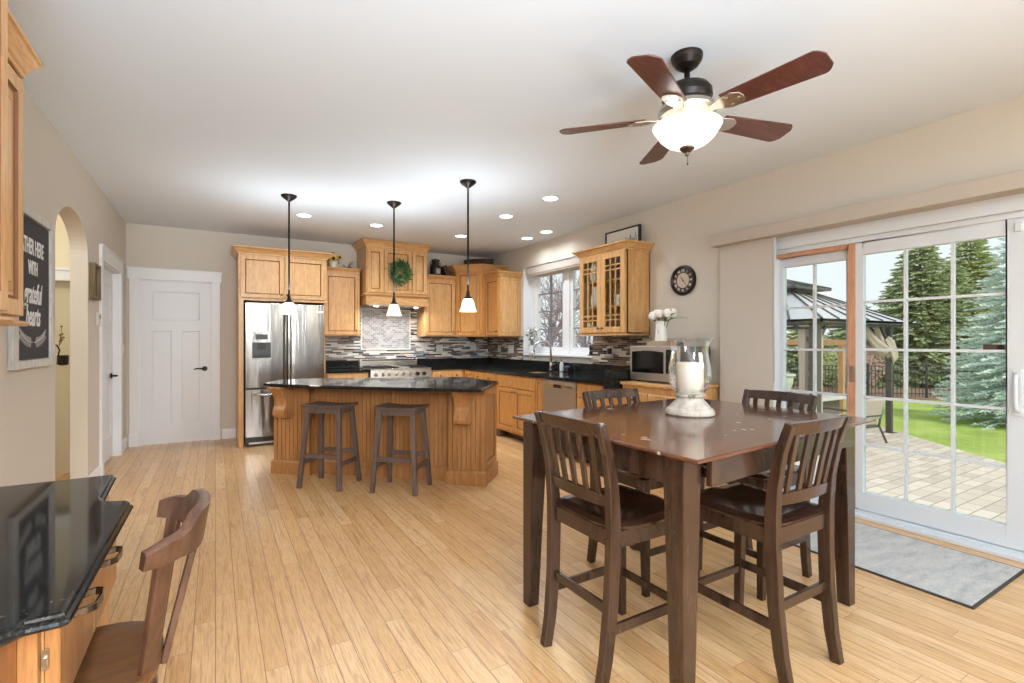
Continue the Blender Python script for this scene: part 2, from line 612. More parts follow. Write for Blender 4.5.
M['mosaic_r'] = strips('strip_mosaic_side', .023, .16, [(0, (206, 198, 184)), (.12, (92, 78, 68)), (.3, (70, 58, 52)), (.46, (158, 142, 124)), (.58, (112, 98, 86)), (.7, (50, 44, 42)), (.82, (200, 190, 176)), (.9, (122, 98, 78))], (1, 2))
M['subway'] = strips('glass_subway', .03, .06, [(0, (158, 158, 162)), (.25, (172, 172, 174)), (.5, (146, 147, 152)), (.75, (182, 182, 182))], (0, 2), .0018, (206, 204, 200), .12, half=True)
M['espresso'] = wood('espresso_wood', (45, 29, 22), (60, 41, 31), (76, 53, 42), .24, 'Z', 1.0, coat=.25, streak=10)
M['espresso_seat'] = wood('espresso_seat', (44, 28, 22), (58, 37, 28), (72, 47, 36), .2, 'Y', 1.0, coat=.35, streak=10)
M['table_top'] = wood('worn_table_top', (72, 40, 26), (96, 56, 36), (116, 72, 48), .15, 'X', .8, coat=.3, streak=9, wear=((190, 178, 168), 9.0, .635))
M['stool'] = wood('grey_brown_wood', (82, 68, 62), (98, 82, 76), (112, 96, 90), .45, 'Z', 1.0, streak=12)
M['maple_shade'] = wood('shaded_maple', (112, 68, 34), (128, 80, 42), (142, 92, 52), .4, 'Z', 1.0, streak=11)  # maple darkened in its colour to offset strong light on the desk side
M['walnut'] = wood('walnut', (66, 42, 31), (86, 58, 44), (104, 76, 60), .32, 'Z', 1.0, streak=10)
M['walnut_seat'] = wood('walnut_seat', (86, 54, 28), (104, 68, 37), (120, 80, 46), .3, 'X', 1.0, streak=10)
M['blade'] = wood('blade_mahogany', (70, 36, 28), (94, 50, 38), (118, 66, 50), .32, 'X', 1.0, streak=14)
M['glass'] = clear('window_glass')
M['vessel_glass'] = clear('vessel_glass', (252, 252, 252), .255)
M['lead'] = mat('grey_grille', (120, 118, 124), .5)
M['linen'] = plaster('linen_blind', (196, 188, 178), .9, .25)
M['valance'] = plaster('linen_valance', (186, 176, 164), .9, .25)
M['oak_jamb'] = wood('oak_jamb', (192, 138, 104), (206, 152, 118), (216, 166, 132), .4, 'Z', 1.0)
M['cream_ceramic'] = mat('white_ceramic', (232, 231, 226), .25)
M['candle'] = mat('ivory_wax', (238, 233, 218), .5)
M['candle'].node_tree.nodes['Principled BSDF'].inputs['Subsurface Weight'].default_value = .3
M['wick'] = mat('wick', (40, 36, 32), .8)
M['white_lamp'] = mat('lamp_lens', (255, 252, 246), .5, emit=7.0)
M['pendant_glass'] = shade_glass('pendant_glass', (255, 238, 205), 1.0)
M['bowl_glass'] = shade_glass('bowl_glass', (255, 244, 226), .5)
M['chalk'] = mat('chalkboard', (62, 60, 64), .8)
M['chalk_white'] = mat('chalk_lettering', (226, 226, 226), .8)
M['leaf'] = mat('green_leaf', (92, 126, 74), .55)
M['leaf_dark'] = mat('dark_leaf', (62, 92, 54), .55)
M['petal_white'] = mat('white_petal', (246, 244, 238), .6)
M['petal_yellow'] = mat('yellow_petal', (222, 178, 50), .6)
M['seed'] = mat('flower_centre', (44, 28, 20), .8)
M['iron'] = mat('antique_iron', (62, 58, 54), .5, .7)
M['basket'] = wood('dark_basket', (46, 32, 26), (62, 44, 34), (78, 58, 46), .7, 'X')
M['plate_white'] = mat('switch_plate', (206, 202, 194), .4)
M['cedar'] = wood('cedar', (184, 136, 92), (202, 156, 112), (214, 172, 128), .6, 'Z')
# ------------------------------------------------------------------ the room
H = 2.715
XL, XR, YB = -.93, 4.03, 7.53
YF = -3.2            # the room runs on behind the photographer and is open there
m = MB(); m.box((XL-1.6, YF, -.06), (XR+.16, YB+.12, 0)); struct('floor', m, M['floor'])
m = MB(); m.box((XL-1.6, YF, H), (XR+.16, YB+.12, H+.12)); struct('ceiling', m, M['ceiling'])

# back wall with the opening of the white door
DX0, DX1, DZ = -.80, -.045, 2.045
m = MB()
m.box((XL-.12, YB, 0), (DX0, YB+.12, H)); m.box((DX1, YB, 0), (XR+.16, YB+.12, H)); m.box((DX0, YB, DZ), (DX1, YB+.12, H))
struct('wall_back', m, M['wall'])

# left wall with arch and door opening
A0, A1, AS, AT = 4.46, 5.455, 2.015, 2.285
B0, B1, BZ = 6.03, 7.03, 2.05
m = MB(); x0, x1 = XL-.115, XL
m.box((x0, YF, 0), (x1, A0, H)); m.box((x0, A1, 0), (x1, B0, H)); m.box((x0, B1, 0), (x1, YB, H)); m.box((x0, B0, BZ), (x1, B1, H))
arc = []
for i in range(25):
    a = PI*i/24
    arc.append(((A0+A1)/2-(A1-A0)/2*math.cos(a), AS+(AT-AS)*math.sin(a)))
for i in range(24):
    (ya, za), (yb, zb) = arc[i], arc[i+1]
    m.add([(x0,ya,za),(x1,ya,za),(x1,yb,zb),(x0,yb,zb),(x0,ya,H),(x1,ya,H),(x1,yb,H),(x0,yb,H)],
          [(0,1,2,3),(1,5,6,2),(0,3,7,4)])
m.add([(x0,A0,AS),(x1,A0,AS),(x1,A0,H),(x0,A0,H)], [(0,1,2,3)])
m.add([(x0,A1,AS),(x1,A1,AS),(x1,A1,H),(x0,A1,H)], [(3,2,1,0)])
struct('wall_left', m, M['wall'])

# hallway seen through the arch
m = MB()
m.box((XL-1.6, 6.25, 1.97), (x0, 6.37, H)); m.box((XL-1.6, 6.37, 0), (x0, 6.49, 1.97), 1)
m.box((XL-1.72, 3.2, 0), (XL-1.6, 6.49, H), 0); m.box((XL-1.6, 3.1, 0), (x0, 3.2, H))
struct('wall_hall', m, [M['hall'], M['hall_dark']])
m = MB(); m.box((XL-1.6, 6.23, 1.86), (x0-.001, 6.37, 1.97)); m.box((XL-1.6, 6.21, 1.955), (x0-.001, 6.38, 1.98)); struct('trim_1', m, M['white'], bevel=.003)

# right wall: kitchen window and garden door openings
W0, W1, WZ0, WZ1 = 4.76, 6.39, 1.005, 2.40
S0, S1, SZ = -.05, 2.50, 2.145
m = MB(); x0, x1 = XR, XR+.20
m.box((x0, YF, 0), (x1, S0, H)); m.box((x0, S1, 0), (x1, W0, H)); m.box((x0, W1, 0), (x1, YB, H))
m.box((x0, S0, SZ), (x1, S1, H)); m.box((x0, W0, 0), (x1, W1, WZ0)); m.box((x0, W0, WZ1), (x1, W1, H))
struct('wall_right', m, M['wall'])
# white drywall return of the window
m = MB()
m.box((XR+.001, W1-.004, WZ0), (XR+.17, W1, WZ1)); m.box((XR+.001, W0, WZ1-.004), (XR+.17, W1, WZ1)); m.box((XR+.001, W0, WZ0), (XR+.17, W0+.004, WZ1))
struct('trim_2', m, M['white'])

# baseboards
def baseboard(name, pts, side=1):
    m = MB(); m.crown(pts, [(0, 0), (.016, 0), (.016, .095), (.012, .105), (.008, .125), (0, .13)], side)
    struct(name, m, M['white'])
baseboard('baseboard_back', [(.075, YB), (.235, YB)], 1)
baseboard('baseboard_left', [(XL, 7.13), (XL, YB-.001)], 1)
baseboard('baseboard_front', [(XL, A1+.001), (XL, 5.94)], 1)
baseboard('baseboard_right', [(XR, 2.93), (XR, 2.55)], 1)

# white three-panel door in the back wall
dw, dh = DX1-DX0-.024, DZ-.022
ox, oz = DX0+.012, .012
# face with recessed panels: one wide on top, two tall below
def recess(mb, O, U, V, w, h, cells, d=.009, e=.012):
    """face w x h with rectangular recessed cells (u0,v0,u1,v1)"""
    us = sorted({0, w} | {c[0] for c in cells} | {c[2] for c in cells})
    vs = sorted({0, h} | {c[1] for c in cells} | {c[3] for c in cells})
    O, U, V = Vector(O), Vector(U), Vector(V)
    Nn = U.cross(V).normalized()
    for i in range(len(us)-1):
        for j in range(len(vs)-1):
            cu, cv = (us[i]+us[i+1])/2, (vs[j]+vs[j+1])/2
            if any(c[0] < cu < c[2] and c[1] < cv < c[3] for c in cells): continue
            mb.add([O+U*us[i]+V*vs[j], O+U*us[i+1]+V*vs[j], O+U*us[i+1]+V*vs[j+1], O+U*us[i]+V*vs[j+1]], [(0,1,2,3)])
    for c in cells:
        mb.panel(O+U*c[0]+V*c[1], U, V, c[2]-c[0], c[3]-c[1], [(0,0,0), (e*.3,-d*.2,0), (e,-d,0)], False)
m = MB(); m.box((ox, YB+.028, oz), (ox+dw, YB+.05, oz+dh))
st = .115
recess(m, (ox, YB+.014, oz), (1,0,0), (0,0,1), dw, dh, [(st, dh-.13-.36, dw-st, dh-.13), (st, .24, dw/2-.05, dh-.62), (dw/2+.05, .24, dw-st, dh-.62)])
d1 = struct('door_1', m, M['door_white'])
m = MB(); hx, hz = DX1-.075, .93
m.cyl((hx, YB+.014, hz), (hx, YB-.002, hz), .031, n=20); m.cyl((hx, YB-.002, hz), (hx, YB-.045, hz), .011, n=12)
m.tube([(hx, YB-.042, hz), (hx-.03, YB-.046, hz+.002), (hx-.075, YB-.044, hz+.006), (hx-.115, YB-.04, hz-.004)], [.011, .011, .009, .007], 8)
part('door_handle', m, M['bronze'], d1)
def casing(name, axis, fixed, a0, a1, z, out, w=.095, t=.02):
    """flat craftsman casing round a door opening: two legs, a taller head with a small cap"""
    m = MB()
    def bx(u0, u1, z0, z1, tt, base=0):
        if axis == 'x': m.box((u0, fixed, z0), (u1, fixed+out*tt, z1))
        else: m.box((fixed, u0, z0), (fixed+out*tt, u1, z1))
    bx(a0-w, a0, .0, z, t); bx(a1, a1+w, 0, z, t)
    bx(a0-w-.006, a0, 0, .16, t+.006); bx(a1, a1+w+.006, 0, .16, t+.006)
    bx(a0-w-.018, a1+w+.018, z, z+.13, t+.006)
    bx(a0-w-.026, a1+w+.026, z+.122, z+.14, t+.016)
    if axis == 'x':
        m.box((a0-.012, fixed, 0), (a0+.012, fixed+.11, z)); m.box((a1-.012, fixed, 0), (a1+.012, fixed+.11, z)); m.box((a0, fixed, z-.014), (a1, fixed+.11, z))
    else:
        m.box((fixed-.11, a0, 0), (fixed, a0+.012, z)); m.box((fixed-.11, a1-.012, 0), (fixed, a1, z)); m.box((fixed-.11, a0, z-.014), (fixed, a1, z))
    struct(name, m, M['white'], bevel=.002)
casing('trim_3', 'x', YB, DX0, DX1, DZ, -1)

# white door in the left wall, set back in its jamb
m = MB(); m.box((XL-.095, B0+.014, .012), (XL-.068, B1-.014, BZ-.018))
recess(m, (XL-.054, B0+.014, .012), (0,1,0), (0,0,1), B1-B0-.028, BZ-.03, [(.115, 1.5, B1-B0-.143, 1.87), (.115, .24, .43, 1.36), (.54, .24, B1-B0-.143, 1.36)])
d2 = struct('door_2', m, M['door_white'])
m = MB(); hy, hz = 6.90, .905; hx = XL-.054
m.cyl((hx, hy, hz), (hx+.014, hy, hz), .029, n=20); m.cyl((hx+.014, hy, hz), (hx+.058, hy, hz), .010, n=12)
m.tube([(hx+.055, hy, hz), (hx+.06, hy-.04, hz+.002), (hx+.056, hy-.11, hz)], [.011, .010, .008], 8)
part('door_handle', m, M['bronze'], d2)
casing('trim_4', 'y', XL, B0, B1, BZ, 1)

# ------------------------------------------------------------------ kitchen window (two casements)
def sash(parent, x, y0, y1, z0, z1, cols, rows, fw=.045, fd=.045, bar=.018, mats=('vinyl', 'glass'), mun=None, name='sash'):
    m = MB()
    m.box((x, y0, z0), (x+fd, y0+fw, z1)); m.box((x, y1-fw, z0), (x+fd, y1, z1))
    m.box((x, y0+fw, z0), (x+fd, y1-fw, z0+fw)); m.box((x, y0+fw, z1-fw), (x+fd, y1-fw, z1))
    fr = part(name, m, M[mats[0]], parent, bevel=.003)
    a0, a1, b0, b1 = y0+fw, y1-fw, z0+fw, z1-fw
    m = MB()
    for c in range(1, cols):
        y = a0+(a1-a0)*c/cols; m.box((x+.006, y-bar/2, b0), (x+fd-.006, y+bar/2, b1))
    for r in range(1, rows):
        z = b0+(b1-b0)*r/rows; m.box((x+.0075, a0, z-bar/2), (x+fd-.0075, a1, z+bar/2))
    part('muntins', m, M[mun or mats[0]], fr)
    m = MB(); m.box((x+fd/2-.002, a0, b0), (x+fd/2+.002, a1, b1)); part('pane', m, M[mats[1]], fr)
    return fr
m = MB(); xw = XR+.14
zb, zt = 1.10, 2.395
m.box((xw, W0+.004, zb), (xw+.06, W0+.075, zt)); m.box((xw, W1-.13, zb), (xw+.06, W1-.004, zt)); m.box((xw, W0, zt-.09), (xw+.06, W1, zt)); m.box((xw, W0, zb), (xw+.06, W1, zb+.04))
ym = (W0+W1)/2-.1
m.box((xw-.012, ym-.06, zb), (xw+.06, ym+.06, zt-.05))
win = struct('window_1', m, M['white'], bevel=.003)
for a, b in ((W0+.075, ym-.06), (ym+.06, W1-.13)):
    sash(win, xw+.008, a, b, zb+.04, zt-.09, 2, 4, fw=.06, bar=.016, mats=('white', 'glass'), mun='lead')
m = MB(); m.box((XR-.012, W0+.005, 1.075), (xw+.01, W1-.005, 1.10)); m.box((XR+.115, W0+.005, 1.006), (xw+.02, W1-.005, 1.075)); m.box((XR+.10, W0+.2, 1.02), (XR+.115, W1-.2, 1.06))
part('window_sill', m, M['white'], win, bevel=.003)
m = MB(); m.box((XR+.01, W0+.06, 2.285), (XR+.13, W1-.075, 2.385)); m.box((XR+.006, W0+.06, 2.372), (XR+.135, W1-.075, 2.384)); m.box((XR+.02, W0+.065, 2.262), (XR+.12, W1-.08, 2.285))
solo('window_shade_cassette', m, M['linen'], 'grey fabric roller shade cassette at the top of the window over the sink', 'window shade', bevel=.004)

# ------------------------------------------------------------------ sliding garden door
m = MB(); x0, x1 = XR-.004, XR+.2
m.box((x0, S0, 2.05), (x1, S1, SZ)); m.box((x0, S0, .0), (x1, S0+.05, 2.05)); m.box((x0, S1-.05, 0), (x1, S1, 2.05))
m.box((XR+.03, S0+.05, 2.012), (x1, S1-.05, 2.05))
m.box((XR-.03, S0, 0), (x1+.02, S1, .022)); m.box((XR+.035, S0+.05, .022), (XR+.045, S1-.05, .04)); m.box((XR+.095, S0+.05, .022), (XR+.105, S1-.05, .04))
d3 = struct('door_3', m, M['vinyl'], bevel=.003)
m = MB(); m.box((XR+.04, 1.842, .03), (XR+.13, 1.888, 2.012)); m.box((XR+.05, 1.9, 1.982), (XR+.13, S1-.05, 2.012))
m.box((XR+.034, 1.853, .98), (XR+.04, 1.876, 1.10), 1)
part('wooden_jamb', m, [M['oak_jamb'], M['nickel']], d3, label='orange-brown wooden jamb strip')
def slider(name, x, y0, y1, st, top, bot, cols, rows, zt=2.008):
    m = MB(); d = .05; z0 = .045
    m.box((x, y0, z0), (x+d, y0+st[0], zt)); m.box((x, y1-st[1], z0), (x+d, y1, zt))
    m.box((x, y0+st[0], z0), (x+d, y1-st[1], z0+bot)); m.box((x, y0+st[0], zt-top), (x+d, y1-st[1], zt))
    fr = part(name, m, M['vinyl'], d3, bevel=.004)
    a0, a1, b0, b1 = y0+st[0], y1-st[1], z0+bot, zt-top
    m = MB()
    for c in range(1, cols): y = a0+(a1-a0)*c/cols; m.box((x+.012, y-.009, b0), (x+d-.012, y+.009, b1))
    for r in range(1, rows): z = b0+(b1-b0)*r/rows; m.box((x+.0135, a0, z-.009), (x+d-.0135, a1, z+.009))
    part('muntins', m, M['vinyl'], fr)
    m = MB(); m.box((x+d/2-.003, a0, b0), (x+d/2+.003, a1, b1)); part('pane', m, M['glass'], fr)
    return fr
sl = slider('sliding_panel', XR+.045, .90, 1.845, (.125, .05), .09, .13, 3, 5)
slider('fixed_panel', XR+.10, 1.878, S1-.05, (.05, .03), .075, .13, 2, 5, 1.98)
slider('fixed_panel', XR+.10, S0+.05, .98, (.06, .06), .075, .13, 3, 5)
m = MB(); hx = XR+.045
m.box((hx-.012, .955, .84), (hx, .99, 1.12)); m.tube([(hx-.01, .972, .87), (hx-.045, .972, .885), (hx-.055, .972, .92), (hx-.055, .972, 1.04), (hx-.045, .972, 1.075), (hx-.01, .972, 1.09)], .011, 8)
part('door_handle', m, M['vinyl'], d3, bevel=.002)
m = MB(); m.box((hx-.02, .955, 1.93), (hx, .985, 1.985)); part('latch', m, M['vinyl'], d3, bevel=.004)

# fabric panel blind and valance over the garden door
m = MB()
m.box((XR-.075, 2.405, .04), (XR-.069, 2.905, 2.16)); m.box((XR-.082, 2.405, .03), (XR-.062, 2.905, .05))
solo('panel_blind', m, M['linen'], 'tall beige fabric panel blind stacked at the left of the garden door', 'blind')
m = MB(); m.box((XR-.068, 2.395, .04), (XR-.045, 2.418, 2.16)); m.cyl((XR-.075, 2.39, .95), (XR-.075, 2.39, 2.1), .004, n=8)
solo('blind_wand', m, M['vinyl'], 'white upright guide rod along the edge of the beige panel blind', 'blind rod')
m = MB(); m.box((XR-.15, S0-.3, 2.142), (XR, 2.945, 2.243))
solo('blind_valance', m, M['valance'], 'long beige fabric valance box above the garden door', 'valance', bevel=.004)

# ------------------------------------------------------------------ tile on the kitchen walls
m = MB(); m.box((1.215, YB-.008, .86), (XR, YB, 1.36)); m.box((1.775, YB-.008, 1.36), (2.76, YB, 1.83)); struct('trim_5', m, M['mosaic_b'])
m = MB(); m.box((XR-.008, W1, .86), (XR, YB-.008, 1.36)); m.box((XR-.008, 3.835, .86), (XR, W0, 1.36)); m.box((XR-.008, 3.80, .86), (XR, 3.835, 1.32)); struct('trim_6', m, M['mosaic_r'])
m = MB(); m.box((1.88, YB-.016, 1.17), (2.62, YB-.008, 1.76)); struct('trim_7', m, M['subway'])
m = MB()
for a, b in (((1.865, 1.155), (2.635, 1.17)), ((1.865, 1.76), (2.635, 1.775)), ((1.865, 1.17), (1.88, 1.76)), ((2.62, 1.17), (2.635, 1.76))):
    m.box((a[0], YB-.019, a[1]), (b[0], YB-.008, b[1]))
struct('trim_8', m, M['cream_ceramic'])
# ------------------------------------------------------------------ cabinet pieces
RP = [(0,0,0), (0,.017,0), (.003,.020,0), (.048,.020,0), (.051,.016,1), (.055,.010,1), (.058,.010,1), (.064,.012,0)]     # framed flat door with glazed groove
DP = [(0,0,0), (0,.015,0), (.006,.020,0)]                                                                                  # slab drawer front with eased edge
RD = [(0,0,0), (0,.017,0), (.003,.020,0), (.030,.020,0), (.033,.015,1), (.038,.015,1), (.046,.018,0)]
CR = [(0,0), (.012,0), (.012,.018), (.022,.024), (.030,.040), (.048,.062), (.060,.072), (.072,.076), (.072,.092), (0,.092)]  # crown
CRS = [(o*.8, z*.62) for o, z in CR]
LR = [(0,0), (.010,0), (.014,.008), (.010,.016), (0,.018)]
WOOD2 = lambda w='maple': [M[w], M['glaze']]

def knob(parent, p, n, mat_='pewter'):
    m = MB(); p, n = Vector(p), Vector(n)
    m.cyl(p, p+n*.014, .006, .005, 10); m.cyl(p+n*.014, p+n*.02, .008, .014, 12); m.cyl(p+n*.02, p+n*.028, .014, .008, 12)
    part('knob', m, M[mat_], parent)

def front(kind, parent, O, U, w, h, wood_='maple', knob_at=None, prof=None):
    """a door or drawer front; U runs along the width, outward is U x Z"""
    m = MB(); m.panel(O, U, (0,0,1), w, h, prof or (RP if kind == 'door' else DP))
    d = part(kind, m, WOOD2(wood_), parent)
    if knob_at:
        Uv = Vector(U); Nv = Uv.cross(Vector((0,0,1)))
        knob(d, Vector(O)+Uv*knob_at[0]+Vector((0,0,knob_at[1]))+Nv*.02, Nv)
    return d

# -------- tall fridge surround and cabinet over the fridge
FC = YB-.001
t = thing('fridge_surround', 'maple side panels and two-door cabinet enclosing the steel refrigerator', 'cabinet', (.75, 7.2, 0))
m = MB(); m.box((.238, 6.80, 0), (.292, FC, 1.79)); part('side_panel', m, M['maple'], t, bevel=.002)
m = MB(); m.box((1.228, 6.90, 0), (1.25, FC, 1.79)); part('side_panel', m, M['maple'], t, bevel=.002)
m = MB(); m.box((.238, 6.88, 1.79), (1.262, FC, 2.36)); m.box((.234, 6.874, 1.785), (1.266, 6.88, 1.81)); part('body', m, M['maple'], t, bevel=.002)
front('door', t, (.262, 6.88, 1.82), (1,0,0), .483, .52, knob_at=(.455, .05))
front('door', t, (.755, 6.88, 1.82), (1,0,0), .483, .52, knob_at=(.028, .05))
m = MB(); m.crown([(.238, FC, 2.352), (.238, 6.88, 2.352), (1.262, 6.88, 2.352), (1.262, FC, 2.352)], CR, 1); m.box((.238, 6.88, 2.43), (1.262, FC, 2.444)); 
part('crown_molding', m, M['maple_x'], t)

# -------- refrigerator
t = thing('refrigerator', 'stainless steel french-door refrigerator with water dispenser', 'refrigerator', (.76, 7.1, 0))
fx0, fx1, fy = .306, 1.214, 6.765
m = MB(); m.box((fx0+.004, fy+.075, .02), (fx1-.004, FC-.02, 1.745)); part('body', m, mat('fridge_side', (96, 97, 99), .4, .6), t)
def bowed(x0, x1, z0, z1, y, bow, mb):
    n = 10; secs = []
    pts = [(x0+(x1-x0)*i/n, y-bow*(1-(2*i/n-1)**2)) for i in range(n+1)]
    poly = pts+[(x1, y+.07), (x0, y+.07)]
    mb.prism(poly, z0, z1)
xm = .775
for a, b in ((fx0, xm-.003), (xm+.003, fx1)):
    m = MB(); bowed(a, b, .712, 1.752, fy, .010, m)
    dr = part('door', m, M['steel'], t, bevel=.006)
    hx = b-.028 if b < .9 else a+.028
    m = MB(); m.tube([(hx, fy, .80), (hx, fy-.045, .82), (hx, fy-.055, .9), (hx, fy-.055, 1.56), (hx, fy-.045, 1.64), (hx, fy, 1.66)], .011, 10)
    part('handle', m, M['steel'], dr)
    if b < .9:
        m = MB(); y0 = fy-.022
        for (u0, u1, v0, v1) in ((.362, .380, 1.062, 1.397), (.584, .602, 1.062, 1.397), (.38, .584, 1.062, 1.08), (.38, .584, 1.268, 1.397)): m.box((u0, y0, v0), (u1, fy+.01, v1))
        m.box((.38, fy-.0115, 1.08), (.584, fy+.01, 1.268), 3)
        m.box((.395, fy-.030, 1.08), (.57, fy-.0115, 1.112), 2); m.box((.44, fy-.026, 1.19), (.525, fy-.0115, 1.262), 2)
        m.box((.415, fy-.0245, 1.305), (.55, fy-.018, 1.368), 3)
        part('water_dispenser', m, [M['steel'], M['black_gloss'], M['iron'], M['black']], dr)
    else:
        m = MB(); m.box((1.115, fy-.008, 1.655), (1.185, fy-.003, 1.668)); part('badge', m, M['chrome'], dr)
m = MB(); bowed(fx0, fx1, .115, .700, fy, .012, m); dr = part('freezer_drawer', m, M['steel'], t, bevel=.006)
m = MB(); m.tube([(fx0+.1, fy, .63), (fx0+.11, fy-.05, .635), (fx0+.16, fy-.06, .635), (fx1-.16, fy-.06, .635), (fx1-.11, fy-.05, .635), (fx1-.1, fy, .63)], .012, 10); part('handle', m, M['steel_x'], dr)
m = MB(); m.box((fx0+.01, fy+.03, .012), (fx1-.01, fy+.09, .108)); m.box((fx0+.04, fy+.022, .03), (fx1-.04, fy+.032, .05), 1); part('grille', m, [M['black'], M['nickel']], t)

# -------- upper cabinets of the back wall
def upper_back(label, x0, x1, z1, ndoor=1, y=7.2):
    t = thing('upper_cabinet', label, 'cabinet', ((x0+x1)/2, 7.36, 1.357))
    m = MB(); m.box((x0, y, 1.357), (x1, FC, z1)); part('body', m, M['maple'], t, bevel=.002)
    w = (x1-x0-.04-.008*(ndoor-1))/ndoor
    for i in range(ndoor):
        front('door', t, (x0+.02+i*(w+.008), y, 1.375), (1,0,0), w, z1-1.375-.03, knob_at=(.03 if i else w-.03, .06))
    m = MB(); m.crown([(x0, y, z1-.012), (x1, y, z1-.012)], CRS, 1); m.box((x0, y, z1+.02), (x1, FC, z1+.044)); part('crown_molding', m, M['maple_x'], t)
upper_back('single-door maple wall cabinet between the refrigerator and the range hood', 1.268, 1.772, 2.268)
upper_back('single-door maple wall cabinet just right of the range hood', 2.745, 3.262, 2.262)

# -------- range hood in a mantel cabinet
t = thing('range_hood', 'tall maple mantel hood with three panelled doors above the range', 'range hood', (2.26, 7.2, 1.80))
hx0, hx1, hy = 1.806, 2.706, 6.98
m = MB(); m.box((hx0, hy, 1.93), (hx1, FC, 2.635)); part('body', m, M['maple'], t, bevel=.002)
m = MB(); m.box((hx0, hy, 1.802), (hx0+.02, FC, 1.93)); m.box((hx1-.02, hy, 1.802), (hx1, FC, 1.93)); m.box((hx0, hy, 1.802), (hx1, hy+.02, 1.93)); part('valance_board', m, M['maple_x'], t, bevel=.002)
m = MB(); m.crown([(hx0, 7.2, 1.925), (hx0, hy, 1.925), (hx1, hy, 1.925), (hx1, 7.2, 1.925)], [(0,0), (.012,.002), (.02,.012), (.034,.016), (.034,.03), (0,.034)], 1); part('ledge_molding', m, M['maple_x'], t)
for a, b in ((1.822, 2.045), (2.062, 2.458), (2.475, 2.69)):
    front('door', t, (a, hy, 1.972), (1,0,0), b-a, .62)
m = MB(); m.crown([(hx0, FC, 2.615), (hx0, hy, 2.615), (hx1, hy, 2.615), (hx1, FC, 2.615)], CR, 1); part('crown_molding', m, M['maple_x'], t)
m = MB(); m.box((hx0+.021, hy+.021, 1.795), (hx1-.021, FC-.02, 1.855)); m.box((hx0+.05, hy+.04, 1.789), (hx1-.05, FC-.05, 1.796), 1)
for i in range(14): m.box((hx0+.08+i*.055, hy+.12, 1.784), (hx0+.10+i*.055, FC-.12, 1.789), 0)
part('filter_insert', m, [M['steel_x'], M['nickel']], t)
for x in (1.97, 2.24, 2.56):
    m = MB(); m.cyl((x, hy+.075, 1.789), (x, hy+.075, 1.776), .032, n=16); part('hood_light', m, M['white_lamp'], t)
    lamp('hood_lamp', 'AREA', (x, hy+.10, 1.77), 5.0, (1, .97, .92), (math.radians(-12), 0, 0), .05, parent=t)

# -------- diagonal corner cabinet, taller than its neighbours
t = thing('corner_cabinet', 'tall diagonal maple wall cabinet filling the kitchen corner', 'cabinet', (3.7, 7.2, 1.357))
poly = [(3.268, FC), (3.268, 7.2), (3.575, 6.893), (XR-.001, 6.893), (XR-.001, FC)]
m = MB(); m.prism(poly, 1.357, 2.41); part('body', m, M['maple_deep'], t)
U = Vector((.7071, -.7071, 0)); w = math.hypot(.307, .307)
front('door', t, Vector((3.268, 7.2, 1.375))+U*.03, U, w-.06, 1.0, 'maple_deep', knob_at=(.03, .06))
m = MB(); m.crown([(3.268, FC, 2.395), (3.268, 7.2, 2.395), (3.575, 6.893, 2.395), (XR-.001, 6.893, 2.395)], CR, 1); m.prism(poly, 2.465, 2.486); part('crown_molding', m, M['maple_x'], t)

# -------- wall cabinet on the window wall
t = thing('upper_cabinet', 'maple wall cabinet beside the kitchen window, its end panel facing the room', 'cabinet', (3.83, 6.6, 1.357))
m = MB(); m.box((3.655, 6.47, 1.357), (XR-.001, 6.889, 2.27)); part('body', m, M['maple_deep'], t, bevel=.002)
front('door', t, (3.655, 6.865, 1.375), (0,-1,0), .385, .87, 'maple_deep', knob_at=(.355, .06))
m = MB(); m.panel((3.668, 6.47, 1.37), (1,0,0), (0,0,1), .345, .885, [(0,0,0), (0,.006,0), (.04,.006,0), (.044,.003,1), (.05,.003,0)], False); part('end_panel', m, WOOD2(), t)
m = MB(); m.crown([(3.655, 6.889, 2.262), (3.655, 6.47, 2.262), (XR-.001, 6.47, 2.262)], [(o, z*.8) for o, z in CR], 1); m.box((3.655, 6.47, 2.31), (XR-.001, 6.887, 2.335)); part('crown_molding', m, M['maple_y'], t)

# -------- base cabinets
BZ0, BZ1 = .10, .855
def base_back(label, x0, x1, layout, y=6.90, wood_='maple'):
    t = thing('base_cabinet', label, 'cabinet', ((x0+x1)/2, 7.2, 0))
    m = MB(); m.box((x0, y, BZ0), (x1, FC-.01, BZ1)); part('body', m, M[wood_], t, bevel=.002)
    m = MB(); m.box((x0+.005, y+.07, 0), (x1-.005, y+.09, BZ0)); part('toe_kick', m, M['maple_x'], t)
    x = x0+.012
    n = layout
    w = (x1-x0-.024-.008*(n-1))/n
    for i in range(n):
        front('drawer', t, (x+i*(w+.008), y, .70), (1,0,0), w, .14, wood_, knob_at=(w/2, .07))
        front('door', t, (x+i*(w+.008), y, .12), (1,0,0), w, .57, wood_, knob_at=(w-.03 if i % 2 == 0 else .03, .5))
    return t
base_back('maple base cabinet between the refrigerator and the range', 1.262, 1.818, 1)
base_back('maple base cabinets right of the range, running into the corner', 2.735, 3.275, 2)
